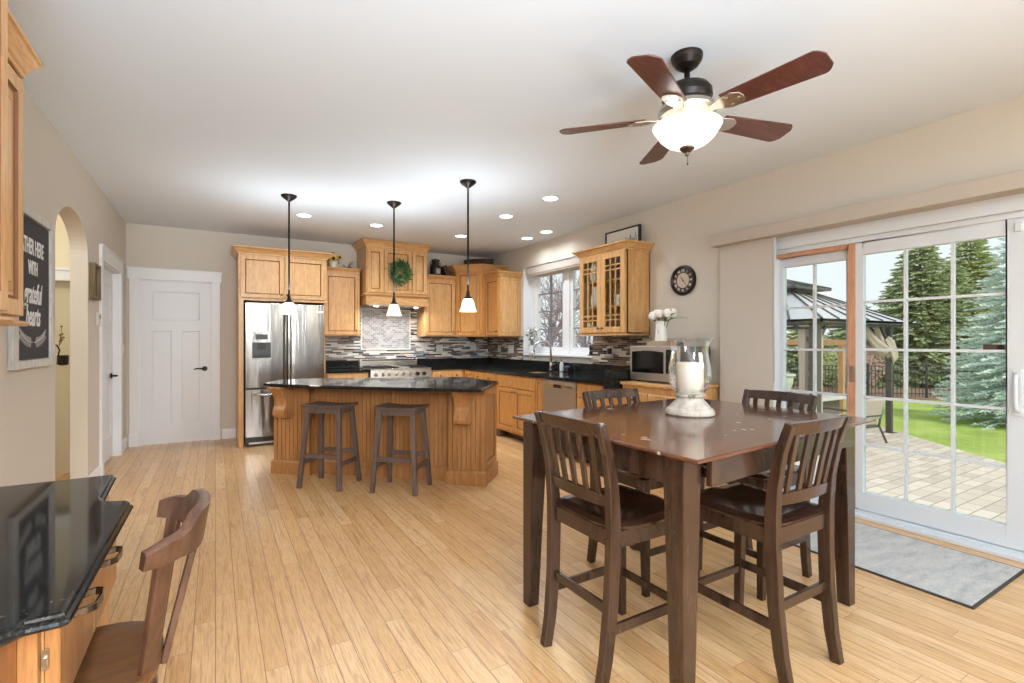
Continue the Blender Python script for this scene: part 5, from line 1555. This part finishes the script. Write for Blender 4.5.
def bottle(name, label, cat, c, r, h, mt, pump=None):
    t = thing(name, label, cat, c)
    m = MB(); m.lathe([(r*.9,0), (r,.004), (r,h*.62), (r*.8,h*.72), (r*.35,h*.8), (r*.35,h*.88), (.0001,h*.88)], c, 16); part('bottle', m, mt, t)
    m = MB()
    if pump: m.cyl((c[0], c[1], c[2]+h*.86), (c[0], c[1], c[2]+h), .005, n=8); m.tube([(c[0], c[1], c[2]+h), (c[0]-.03, c[1], c[2]+h*1.01), (c[0]-.04, c[1], c[2]+h*.98)], .006, 6); m.cyl((c[0], c[1], c[2]+h*.84), (c[0], c[1], c[2]+h*.9), .012, n=10)
    else: m.cyl((c[0], c[1], c[2]+h*.84), (c[0], c[1], c[2]+h), r*.42, n=12)
    part('cap', m, M['black'] if pump else M['cream_ceramic'], t)
cz = .888
bottle('soap_dispenser', 'dark soap bottle with pump beside the faucet', 'soap bottle', (3.93, 5.38, cz), .03, .13, M['black_gloss'], True)
bottle('dish_soap', 'clear bottle of dish soap right of the dark soap bottle', 'soap bottle', (3.92, 5.27, cz), .027, .15, mat('clear_blue', (190, 205, 212), .1), True)
t = thing('sponge_holder', 'small black sponge caddy by the sink', 'sponge holder', (3.93, 5.14, cz))
m = MB(); m.box((3.89, 5.09, cz), (3.96, 5.19, cz+.006)); m.box((3.89, 5.09, cz), (3.894, 5.19, cz+.06)); m.box((3.956, 5.09, cz), (3.96, 5.19, cz+.06)); m.box((3.89, 5.09, cz), (3.96, 5.094, cz+.06)); m.box((3.89, 5.186, cz), (3.96, 5.19, cz+.06)); part('caddy', m, M['black'], t)
m = MB(); m.box((3.90, 5.10, cz+.007), (3.93, 5.18, cz+.075)); solo('sponge', m, mat('blue_sponge', (96, 110, 140), .9), 'blue grey sponge standing in the black caddy by the sink', 'sponge', bevel=.004)
t = thing('window_plant', 'leafy plant with white flowers in a glass vase in the left corner of the window', 'plant', (4.03, 6.2, 1.101))
c = (4.05, 6.17, 1.1005)
m = MB(); m.lathe([(.05,0), (.055,.004), (.06,.06), (.05,.11), (.056,.13), (.052,.13), (.046,.11), (.054,.06), (.0001,.008)], c, 18); part('vase', m, mat('pale_vase', (214, 220, 224), .15), t)
rnd = random.Random(21)
for i in range(11):
    e = Vector((c[0]+rnd.uniform(-.09, .08), c[1]+rnd.uniform(-.13, .13), c[2]+.16+.2*rnd.random())); b = Vector((c[0], c[1], c[2]+.05))
    m = MB(); m.tube([b, b.lerp(e, .5)+Vector((0,0,.04)), e], .0026, 5); s_ = part('stem', m, M['leaf_dark'], t)
    m = MB()
    for k in range(9):
        p = b.lerp(e, .45+.07*k)+Vector((0,0,.03)); a = rnd.random()*6.28; d = Vector((math.cos(a), math.sin(a), .3))*.05; w = Vector((-d.y, d.x, 0)).normalized()*.014
        m.add([p, p+d*.5+w, p+d, p+d*.5-w], [(0,1,2,3), (3,2,1,0)])
    part('leaves', m, M['leaf_dark'] if i % 2 else M['leaf'], s_)
    if i % 2 == 0:
        m = MB(); m.ball(tuple(e), .026, 8, sz=.8); part('bloom', m, M['petal_white'], s_)
t = thing('sill_figure', 'small dark metal ornament on the right end of the window sill', 'ornament', (3.99, 4.84, 1.1))
c = (4.09, 4.86, 1.1005)
m = MB(); m.box((c[0]-.03, c[1]-.05, c[2]), (c[0]+.03, c[1]+.05, c[2]+.012)); part('stand', m, M['bronze'], t)
for dy, h in ((-.03, .10), (.0, .13), (.032, .16)):
    m = MB(); m.lathe([(.012,0), (.016,.02), (.008,.05), (.014,.08), (.006,h-.02), (.011,h-.01), (.0001,h)], (c[0], c[1]+dy, c[2]+.012), 12); part('spire', m, M['bronze'], t)

# ------------------------------------------------------------------ ceiling fan
FX, FY = 2.03, 1.68
t = thing('ceiling_fan', 'five-blade ceiling fan with mahogany blades and lit glass bowl', 'ceiling fan', (FX, FY, H))
FO = (FX, FY, 0)
m = MB(); m.lathe([(.0001, H-.075), (.03, H-.072), (.055, H-.055), (.072, H-.03), (.076, H-.012), (.076, H-.001), (.0001, H-.001)], FO, 32); part('canopy', m, M['bronze'], t)
FO = (FX, FY, -.025)
m = MB(); m.cyl((FX, FY, H-.175), (FX, FY, H-.07), .014, n=14); m.lathe([(.026, H-.155), (.026, H-.13), (.016, H-.118)], FO, 18); part('downrod', m, M['bronze'], t)
m = MB(); m.lathe([(.0001, 2.588), (.07, 2.587), (.106, 2.574), (.120, 2.555), (.122, 2.525), (.115, 2.51), (.112, 2.50), (.114, 2.485)], FO, 36); part('motor_housing', m, M['bronze'], t)
m = MB(); m.lathe([(.113, 2.487), (.132, 2.478), (.142, 2.455), (.134, 2.432), (.11, 2.42), (.07, 2.412), (.0001, 2.41)], FO, 36); part('motor_ring', m, M['nickel'], t)
for k in range(5):
    a = math.radians(348+72*k)
    Tb = Matrix.Translation((FX, FY, 2.405)) @ Matrix.Rotation(a, 4, 'Z') @ Matrix.Rotation(math.radians(-13), 4, 'X')
    m = MB(Tb)
    prof = []
    for s in (0, 1, 2, 3, 4, 5, 6, 7, 8, 9, 10, 10.8, 11.1, 11.4, 11.6, 11.8, 11.92, 12):
        u = s/12; x = .20+.445*u
        w = .056+.022*u if u < .9 else (.0758)*(1-.55*((u-.9)/.1)**2.2)
        prof.append((x, w))
    poly = [(x, -w) for x, w in prof]+[(x, w) for x, w in reversed(prof)]
    m.prism(poly, 0, .007)
    bl = part('blade', m, M['blade'], t, bevel=.002)
    m = MB(Tb); m.prism([(.09, -.016), (.15, -.02), (.20, -.045), (.25, -.05), (.285, -.03), (.292, 0), (.285, .03), (.25, .05), (.20, .045), (.15, .02), (.09, .016)], -.006, -.0005)
    for xx, yy in ((.225, -.03), (.225, .03), (.27, 0)): m.cyl((xx, yy, -.006), (xx, yy, -.010), .007, n=8)
    part('blade_iron', m, M['nickel'], bl, bevel=.002)
m = MB(); m.lathe([(.06, 2.41), (.062, 2.40), (.055, 2.38), (.0001, 2.378)], FO, 24); part('light_fitter', m, M['nickel'], t)
m = MB()
bp = [(.020, 2.275), (.06, 2.279), (.100, 2.298), (.132, 2.328), (.149, 2.355), (.161, 2.373), (.167, 2.384), (.163, 2.386)]
m.lathe(bp, FO, 48); m.lathe([(r-.004, z+.004) for r, z in bp][::-1], FO, 48); o = part('light_bowl', m, M['bowl_glass'], t)
m = MB(); m.lathe([(.0001, 2.235), (.008, 2.237), (.010, 2.251), (.024, 2.259), (.036, 2.271), (.036, 2.277), (.0001, 2.281)], FO, 20); m.cyl((FX, FY, 2.25), (FX, FY, 2.365), .005, n=8); part('finial', m, M['pewter'], t)
m = MB(); m.tube([(FX+.004, FY, 2.214), (FX+.004, FY, 2.175)], .0016, 5); m.ball((FX+.004, FY, 2.171), .005, 8); part('pull_chain', m, M['pewter'], t)
for k in range(3):
    a = 2.1*k
    lamp('fan_bulb', 'POINT', (FX+.10*math.cos(a), FY+.10*math.sin(a), 2.345), 9, (.92, .96, 1.0), size=.03, parent=t)

# ------------------------------------------------------------------ pendants and downlights
def make_pendant():
    t = thing('pendant_light', 'x', 'pendant lamp')
    m = MB(); m.lathe([(.0001, -.062), (.012, -.06), (.03, -.046), (.058, -.026), (.072, -.012), (.074, -.005), (.074, -.0005), (.0001, -.0005)], (0,0,0), 26); part('canopy', m, M['bronze'], t)
    m = MB(); m.cyl((0, 0, -.99), (0, 0, -.045), .008, n=10); m.lathe([(.0065, -.55), (.009, -.547), (.009, -.535), (.0065, -.532)], (0,0,0), 10); part('rod', m, M['rod'], t)
    m = MB(); m.lathe([(.038, -1.052), (.036, -1.04), (.024, -1.03), (.018, -1.015), (.014, -.985), (.009, -.975)], (0,0,0), 20); part('socket', m, M['bronze'], t)
    m = MB(); pf = [(.078, -1.17), (.074, -1.158), (.064, -1.13), (.056, -1.10), (.050, -1.075), (.040, -1.055), (.030, -1.048)]
    m.lathe(pf, (0,0,0), 30); m.lathe([(r-.003, z) for r, z in pf][::-1], (0,0,0), 30); part('shade', m, M['pendant_glass'], t)
    m = MB(); m.ball((0, 0, -1.085), .018, 10); part('bulb', m, M['white_lamp'], t)
    return t
pd = make_pendant()
for i, (x, y, lab) in enumerate(((.62, 5.30, 'leftmost pendant lamp, hanging in front of the refrigerator'), (1.581, 5.01, 'middle pendant lamp, hanging in front of the range hood wreath'), (1.943, 4.011, 'rightmost pendant lamp, hanging in front of the corner cabinets'))):
    p = pd if i == 0 else copy_tree(pd)
    p.location = (x, y, H); p['label'] = lab; p['group'] = 'pendant lamps over the island'
for x, y in ((.62, 5.30), (1.581, 5.01), (1.943, 4.011)):
    lamp('pendant_lamp', 'POINT', (x, y, 1.585), 9.0, (1.0, .96, .88), size=.02)
    lamp('ceiling_fill', 'AREA', (x, y, 1.79), 7.8, (.84, .90, .94), (PI, 0, 0), .14)  # added upward light above each shade, there to brighten the ceiling
def make_can():
    t = thing('recessed_light', 'x', 'ceiling light')
    m = MB(); m.lathe([(.073, -.0005), (.092, -.0005), (.094, -.004), (.090, -.008), (.075, -.008), (.072, -.004)], (0,0,0), 32); part('trim_ring', m, M['white'], t)
    m = MB(); m.cyl((0, 0, -.0005), (0, 0, -.006), .074, .072, 32); part('lens', m, M['white_lamp'], t)
    return t
cans = ((.861, 6.03, 'recessed ceiling light left of the first pendant, above the refrigerator aisle'), (1.701, 6.088, 'recessed ceiling light in front of the range hood'), (2.859, 6.121, 'recessed ceiling light in front of the corner cabinets'),
        (2.85, 4.891, 'recessed ceiling light middle of the row right of the third pendant'), (2.874, 4.049, 'recessed ceiling light nearest the ceiling fan'), (3.707, 5.779, 'recessed ceiling light over the window, the one farther from the camera'), (3.704, 5.308, 'recessed ceiling light over the window, the one nearer the camera'))
cn = make_can()
for i, (x, y, lab) in enumerate(cans):
    c = cn if i == 0 else copy_tree(cn)
    c.location = (x, y, H); c['label'] = lab; c['group'] = 'recessed ceiling lights'
for x, y, lab in cans:
    lamp('downlight', 'AREA', (x, y, H-.012), 10 if x < 3.5 else 4.5, (.9, .96, 1.0), (0, 0, 0), .13, spread=math.radians(150))
# ------------------------------------------------------------------ the garden
GZ = -.60
gm = mat('lawn_grass', (118, 150, 62), .9, spec=.1); g = N(gm)
n1 = g.noise(g.coords(), 1.2, 5, .65); n2 = g.noise(g.coords((1, 1, 1)), 26, 4, .7)
cg = g.ramp(n1.outputs[0], [(.3, (146, 166, 84)), (.5, (168, 186, 98)), (.7, (188, 200, 118))]); cg = g.mix(.3, cg, g.ramp(n2.outputs[0], [(.3, (150, 160, 130)), (.7, (255, 255, 255))]), 'MULTIPLY')
g.l(cg, g.b.inputs['Base Color']); g.bump(n2.outputs[0], .3, .02)
m = MB(); m.box((4.3, -30, GZ-.3), (60, 60, GZ)); struct('ground_lawn', m, gm)
pv = strips('paver_joints', .17, .31, [(0, (206, 192, 178)), (.25, (218, 205, 190)), (.5, (196, 182, 168)), (.75, (212, 198, 182))], (0, 1), .006, (150, 138, 126), .8, half=True)
m = MB(); poly = [(4.3, -8), (7.6, -8), (8.4, -1.5), (10.2, 2.4), (10.75, 3.08), (12.22, 4.87), (13.2, 5.85), (14.5, 8.5), (14.0, 12), (4.3, 12)]
m.prism(poly, GZ, GZ+.02); struct('ground_patio', m, pv)
m = MB(); fd = Vector((.79, -.61, 0)); f0 = Vector((18.79, 8.11, 0))
bed = [f0-fd*6+Vector((-.5, -.4, 0)), f0+fd*8+Vector((-.5, -.4, 0)), f0+fd*8+Vector((6, 8, 0)), f0-fd*6+Vector((6, 8, 0))]
m.prism([(p.x, p.y) for p in bed], GZ, GZ+.015); struct('ground_mulch', m, plaster('mulch', (140, 112, 92), .95, .8))

# black metal fence
t = thing('metal_fence', 'black metal picket fence along the far edge of the lawn', 'fence', tuple(f0+Vector((0,0,GZ))))
fm = mat('fence_black', (74, 77, 80), .5, .3)
bay = 1.8
for k in range(-4, 4):
    a = f0+fd*bay*k; b = a+fd*bay
    m = MB(); m.box((a.x-.03, a.y-.03, GZ), (a.x+.03, a.y+.03, GZ+1.12)); m.box((a.x-.036, a.y-.036, GZ+1.12), (a.x+.036, a.y+.036, GZ+1.135)); part('post', m, fm, t)
    m = MB()
    for z in (.15, .92, 1.06): m.bar((a.x, a.y, GZ+z), (b.x, b.y, GZ+z), .03, .025, xdir=(0,0,1))
    for i in range(1, 16):
        p = a.lerp(b, i/16); m.box((p.x-.009, p.y-.009, GZ+.05), (p.x+.009, p.y+.009, GZ+1.06))
    part('picket_panel', m, fm, t)

# gazebo
t = thing('gazebo', 'hardtop garden gazebo with dark posts, two-tier roof and tied curtains', 'gazebo', (10.4, 6.15, GZ))
gx0, gx1, gy0, gy1 = 9.03, 11.82, 4.72, 7.60
gz = mat('gazebo_grey', (88, 86, 84), .5, .4); gr_ = mat('gazebo_roof', (190, 192, 197), .45, .1)
EZ = 1.60
for x in (gx0, gx1):
    for y in (gy0, gy1):
        m = MB(); pw = .07 if x == gx0 else .048; m.box((x-pw, y-pw, GZ), (x+pw, y+pw, EZ)); m.box((x-.10, y-.10, GZ), (x+.10, y+.10, GZ+.03))
        sx = 1 if x == gx0 else -1; sy = 1 if y == gy0 else -1
        m.bar((x, y, EZ-.42), (x+sx*.36, y, EZ-.02), .04, .06, xdir=(0,1,0)); m.bar((x, y, EZ-.42), (x, y+sy*.36, EZ-.02), .04, .06, xdir=(1,0,0))
        part('post', m, gz, t)
m = MB()
for (a, b) in (((gx0, gy0), (gx1, gy0)), ((gx1, gy0), (gx1, gy1)), ((gx1, gy1), (gx0, gy1)), ((gx0, gy1), (gx0, gy0))): m.bar((a[0], a[1], EZ), (b[0], b[1], EZ), .06, .14, xdir=(0,0,1), w1=.06)
part('beam', m, gz, t)
def hip(m, x0, x1, y0, y1, z0, x2, x3, y2, y3, z1, mi=0):
    a = [(x0,y0,z0),(x1,y0,z0),(x1,y1,z0),(x0,y1,z0)]; b = [(x2,y2,z1),(x3,y2,z1),(x3,y3,z1),(x2,y3,z1)]
    d = Vector((0,0,.04))
    m.sections([[tuple(Vector(p)-d) for p in a], a, b], mi)
    for i in range(4):
        A, B, C_, D = Vector(a[i]), Vector(a[(i+1) % 4]), Vector(b[(i+1) % 4]), Vector(b[i])
        for k in range(0, 6):
            f = k/6; m.bar(A.lerp(B, f)+Vector((0,0,.012)), D.lerp(C_, f)+Vector((0,0,.012)), .03, .025, mi=1)
o_ = .24
m = MB(); hip(m, gx0-o_, gx1+o_, gy0-o_, gy1+o_, EZ+.07, 9.95, 10.9, 5.67, 6.63, EZ+.68); m.box((gx0-o_, gy0-o_, EZ+.01), (gx1+o_, gy0-o_+.03, EZ+.075), 1); m.box((gx0-o_, gy0-o_, EZ+.01), (gx0-o_+.03, gy1+o_, EZ+.075), 1); m.box((gx1+o_-.03, gy0-o_, EZ+.01), (gx1+o_, gy1+o_, EZ+.075), 1); m.box((gx0-o_, gy1+o_-.03, EZ+.01), (gx1+o_, gy1+o_, EZ+.075), 1); part('roof', m, [gr_, gz], t)
m = MB(); hip(m, 9.75, 11.1, 5.47, 6.83, EZ+.78, 10.38, 10.47, 6.1, 6.2, EZ+1.0); part('roof_cap', m, [gz, gz], t)
m = MB(); m.box((10.0, 5.72, EZ+.6), (10.85, 6.58, EZ+.80)); part('roof_collar', m, gz, t)
net = plaster('net_curtain', (190, 176, 164), .9, .3)
def drape(c, r, z0, z1, seed, tie=None, sq=(1, 1)):
    rnd = random.Random(seed); m = MB(); secs = []
    n = 36; ph = rnd.random()*6
    for i in range(17):
        f = i/16; z = z0+(z1-z0)*f
        rr = r*(.75+.45*abs(f-.45)) if tie is None else r*(.35+1.1*math.sin(PI*min(1, f*1.02))**.8)
        secs.append([(c[0]+rr*sq[0]*math.cos(2*PI*k/n)*(1+.16*math.sin(7*2*PI*k/n+ph+f)), c[1]+rr*sq[1]*math.sin(2*PI*k/n)*(1+.16*math.sin(7*2*PI*k/n+ph+f)), z) for k in range(n)])
    m.sections(secs, 0, True); part('curtain', m, net, t)
drape((gx0+.19, gy0+.03), .065, GZ+.1, EZ-.1, 1, sq=(1.1, .8)); drape((gx0+.0, gy0+.2), .07, GZ+.1, EZ-.1, 2, sq=(.8, 1.2))
def swag(a, b, sag, r0, r1, seed):
    """gathered curtain hanging between two points"""
    rnd = random.Random(seed); m = MB(); a, b = Vector(a), Vector(b); secs = []; n = 24; ph = rnd.random()*6
    for i in range(15):
        f = i/14; p = a.lerp(b, f)+Vector((0, 0, -sag*4*f*(1-f))); rr = r0+(r1-r0)*f
        rr *= .8+.25*math.sin(PI*f)
        secs.append([p+Vector((rr*1.1*math.cos(2*PI*k/n), rr*.7*math.cos(2*PI*k/n+1.2), rr*math.sin(2*PI*k/n)))*(1+.22*math.sin(5*2*PI*k/n+ph+2*f)) for k in range(n)])
    m.sections(secs, 0, True); part('curtain', m, net, t)
swag((gx1-.9, gy0+.05, EZ-.04), (gx1-.05, gy0-.02, 1.06), .10, .05, .10, 3)
swag((gx1-.45, gy0+.05, EZ-.04), (gx1+.02, gy0+.04, 1.02), .08, .05, .11, 4)
swag((gx1-.18, gy0-.02, 1.32), (gx1+.10, gy0-.05, .86), -.06, .08, .12, 5)
swag((gx1+.02, gy0-.02, 1.22), (gx1+.20, gy0+.05, .78), -.04, .10, .09, 7)
swag((gx1+.05, gy0+.8, EZ-.04), (gx1+.02, gy0+.08, 1.05), .10, .05, .10, 6)

# cedar arbor, urn, table, lounge chair
t = thing('cedar_arbor', 'pale cedar post-and-beam arbor behind the gazebo', 'arbor', (13.9, 7.5, GZ))
m = MB(); m.bar((14.15, 6.55, 1.26), (13.6, 8.5, 1.26), .14, .09, xdir=(0,0,1)); part('beam', m, M['cedar'], t)
for p in ((14.1, 6.7), (13.65, 8.35)):
    m = MB(); m.box((p[0]-.06, p[1]-.06, GZ), (p[0]+.06, p[1]+.06, 1.19)); part('post', m, M['cedar'], t)
c = (16.0, 9.35, GZ)
stone = plaster('cast_stone', (206, 204, 198), .85, .3)
t = thing('garden_urn', 'pale cast-stone garden urn planter behind the gazebo post', 'planter', c)
m = MB(); m.lathe([(.22,0), (.22,.1), (.14,.14), (.12,.24), (.20,.34), (.27,.55), (.28,.72), (.34,.76), (.34,.82), (.28,.82), (.24,.7), (.0001,.7)], c, 26); part('urn', m, stone, t)
t = thing('patio_table', 'long pale stone-topped patio table standing inside the gazebo', 'patio table', (11.2, 6.0, GZ))
m = MB(); m.box((10.55, 5.45, .04), (12.05, 6.5, .11)); part('top', m, stone, t, bevel=.01)
m = MB(); m.box((10.8, 5.65, GZ), (11.8, 6.3, .04)); part('pedestal', m, mat('table_grey', (112, 106, 100), .6), t)
def lounge(label, x, y, rot):
    t = thing('lounge_chair', label, 'patio chair')
    fm_ = bpy.data.materials.get('chair_frame') or mat('chair_frame', (92, 88, 84), .5, .4)
    cu_ = bpy.data.materials.get('patio_cushion') or plaster('patio_cushion', (178, 168, 156), .95, .3)
    for s in (-1, 1):
        m = MB(); m.tube([(s*.38, .34, 0), (s*.37, .30, .28), (s*.38, .32, .56), (s*.38, .20, .60), (s*.38, -.25, .60), (s*.36, -.36, .74)], .02, 8); part('arm', m, fm_, t)
        m = MB(); m.tube([(s*.36, -.42, 0), (s*.34, -.30, .30), (s*.34, -.38, .84)], .02, 8); part('leg', m, fm_, t)
    m = MB(); m.box((-.36, -.30, .27), (.36, .33, .31)); m.bar((-.34, -.385, .83), (.34, -.385, .83), .04, .03, xdir=(0,0,1)); m.bar((-.34, -.34, .5), (.34, -.34, .5), .03, .03, xdir=(0,0,1)); part('frame', m, fm_, t)
    m = MB(); m.box((-.34, -.27, .31), (.34, .34, .44)); part('seat_cushion', m, cu_, t, bevel=.03)
    T_ = Matrix.Translation((0, -.28, .44)) @ Matrix.Rotation(math.radians(14), 4, 'X'); m = MB(T_); m.box((-.33, -.055, 0), (.33, .06, .40)); part('back_cushion', m, cu_, t, bevel=.03)
    t.location = (x, y, GZ+.021); t.rotation_euler.z = rot
    t['group'] = 'patio lounge chairs'
    return t
lounge('grey metal patio lounge chair nearest the glass door, beside the gazebo post', 10.25, 4.72, math.radians(-10))
lounge('grey metal patio lounge chair beyond the stone patio table', 11.2, 7.1, math.radians(180))

# trees
def needle(name, a, b):
    m_ = mat(name, a, .8, spec=.15); g = N(m_)
    n = g.noise(g.coords(), 9, 3, .7)
    g.l(g.ramp(n.outputs[0], [(.35, a), (.65, b)]), g.b.inputs['Base Color'])
    return m_
GREEN = needle('spruce_green', (136, 150, 108), (184, 194, 146)); BLUE = needle('spruce_blue', (186, 204, 198), (226, 236, 230)); OLIVE = needle('spruce_olive', (166, 176, 128), (196, 202, 152))
BARK = plaster('bark', (92, 78, 66), .95, .8)
def spruce(label, x, y, h, R, mt, seed, dens=1.0, cat='tree', name='spruce_tree', leaf=.17):
    rnd = random.Random(seed)
    t = thing(name, label, cat, (x, y, GZ), 'garden trees')
    m = MB(); m.cyl((x, y, GZ), (x, y, GZ+h*.97), R*.07+.03, .012, 8); part('trunk', m, BARK, t)
    m = MB(); nl = int(h/.15)
    for L in range(nl):
        f = (L+.5)/nl; z = GZ+.15+f*(h-.15)
        rad = R*(1-f)**.8+.05
        nb = max(4, int((5+9*(1-f))*dens))
        for b in range(nb):
            a = 2*PI*(b+rnd.random())/nb; Ln = rad*rnd.uniform(.72, 1.08); zz = z+rnd.uniform(-.08, .08)
            d = Vector((math.cos(a), math.sin(a), 0)); sd = Vector((-d.y, d.x, 0))
            k0 = max(2, int(Ln/.11))
            for k in range(k0+1):
                u = .22+.78*k/k0
                p = Vector((x, y, zz))+d*Ln*u+Vector((0, 0, -.22*Ln*u*u+.10*Ln*u**4))
                for s in (-1, 1):
                    l = leaf*rnd.uniform(.7, 1.3)*(1.15-.4*u)
                    e = (d*.55+sd*s*rnd.uniform(.5, 1.0)+Vector((0,0,rnd.uniform(-.35, .2)))).normalized()*l
                    w = Vector((rnd.uniform(-1,1), rnd.uniform(-1,1), rnd.uniform(.2,1))).cross(e).normalized()*l*.16
                    m.add([p, p+e*.5+w, p+e, p+e*.5-w], [(0,1,2,3)])
                e = d*leaf*.8+Vector((0,0,rnd.uniform(-.03,.05))); w = Vector((0,0,1))*leaf*.14
                m.add([p, p+e*.5+w, p+e, p+e*.5-w], [(0,1,2,3)])
    part('foliage', m, mt, t)
spruce('silvery blue spruce at the right, on the lawn in front of the fence', 15.6, 3.72, 4.7, 1.5, BLUE, 1, 1.9)
spruce('tall dark green spruce behind the fence in the middle of the door view', 26.5, 9.43, 6.8, 2.7, GREEN, 2, 1.9, leaf=.26)
spruce('olive green spruce between the dark green and the blue spruce', 31.5, 9.2, 7.5, 2.6, OLIVE, 3, 1.6, leaf=.3)
spruce('dark green spruce low behind the fence, left of the blue spruce', 27.5, 8.6, 5.2, 2.5, GREEN, 4, 1.6, leaf=.26)
spruce('green spruce behind the gazebo at the right of its post', 24.0, 10.9, 3.7, 2.3, GREEN, 5, 1.5, leaf=.26)
spruce('green spruce farther behind the gazebo', 22.5, 12.2, 3.1, 2.0, OLIVE, 6, 1.5, leaf=.26)
spruce('green spruce at the left behind the garden urn', 21.5, 13.6, 3.3, 2.1, GREEN, 7, 1.5, leaf=.26)
def shrub(name, label, x, y, h, r, mt, seed, n=1500, cat='shrub', leaf=.1):
    rnd = random.Random(seed); t = thing(name, label, cat, (x, y, GZ), 'garden shrubs')
    m = MB()
    for i in range(6):
        a = 6.28*i/6; m.cyl((x, y, GZ), (x+r*.5*math.cos(a), y+r*.5*math.sin(a), GZ+h*.7), .03, .008, 6)
    part('stems', m, BARK, t)
    m = MB()
    for i in range(n):
        v = Vector((rnd.gauss(0,1), rnd.gauss(0,1), rnd.gauss(0,1))).normalized()*rnd.random()**.35
        p = Vector((x+v.x*r, y+v.y*r, GZ+h*.55+v.z*h*.45)); e = Vector((rnd.gauss(0,1), rnd.gauss(0,1), rnd.gauss(0,1))).normalized()*leaf*rnd.uniform(.6,1.3); w = e.cross(Vector((rnd.gauss(0,1), rnd.gauss(0,1), rnd.gauss(0,1)))).normalized()*leaf*.28
        m.add([p, p+e*.5+w, p+e, p+e*.5-w], [(0,1,2,3)])
    part('foliage', m, mt, t)
shrub('flowering_shrub', 'pink flowering shrub by the fence right of the gazebo curtain', 19.9, 8.72, 2.2, .7, mat('pink_bloom', (206, 168, 164), .8), 1, 1500)
shrub('garden_shrub', 'loose green shrub below the gazebo at the fence', 21.2, 9.9, 1.7, 1.0, OLIVE, 2, 1500)
# leafless trees outside the kitchen window
BR = mat('bare_twig', (150, 136, 144), .9)
def bare(label, x, y, h, seed):
    rnd = random.Random(seed); t = thing('bare_tree', label, 'tree', (x, y, GZ), 'leafless trees')
    mt_, mb_ = MB(), MB()
    def grow(p, d, L, r, lev):
        q = p+d*L
        (mt_ if lev == 0 else mb_).tube([p, p.lerp(q, .5)+Vector((rnd.gauss(0,1), rnd.gauss(0,1), 0))*L*.05, q], [r, r*.85, r*.68], 5 if lev < 2 else 3, caps=False)
        if lev >= 6: return
        for i in range(3 if lev < 5 else 2):
            a = rnd.random()*6.28; s = d.orthogonal().normalized(); s = (s*math.cos(a)+d.cross(s)*math.sin(a))
            nd = (d*rnd.uniform(.6, 1)+s*rnd.uniform(.35, .85)+Vector((0,0,.12))).normalized()
            grow(p.lerp(q, rnd.uniform(.6, 1)), nd, L*rnd.uniform(.62, .82), r*.6, lev+1)
    grow(Vector((x, y, GZ)), Vector((0, 0, 1)), h*.26, h*.014, 0)
    part('trunk', mt_, BARK, t); part('branches', mb_, BR, t)
bare('leafless tree seen in the left sash of the kitchen window', 9.6, 12.9, 6.0, 3)
bare('leafless tree seen in the right sash of the kitchen window', 10.8, 13.2, 6.2, 4)
bare('leafless tree nearest the left edge of the kitchen window view', 8.9, 13.0, 5.6, 13)
bare('small leafless tree low between the two window trees', 10.0, 12.6, 4.2, 14)
bare('leafless tree farther off behind the two window trees', 12.5, 17.6, 7.0, 5)
shrub('garden_shrub', 'brown winter shrub below the kitchen window trees', 8.4, 11.4, 2.3, 1.3, mat('winter_brown', (150, 134, 140), .9), 9, 3200)

# small brown box on the sliding glass
m = MB(); m.box((XR+.062, 1.035, 1.225), (XR+.0665, 1.135, 1.262)); m.cyl((XR+.062, 1.055, 1.2435), (XR+.059, 1.055, 1.2435), .016, n=16, mi=1)
solo('brown_box', m, [mat('box_brown', (84, 62, 52), .5), M['black']], 'small dark brown box on the sliding glass near its right edge', 'item')
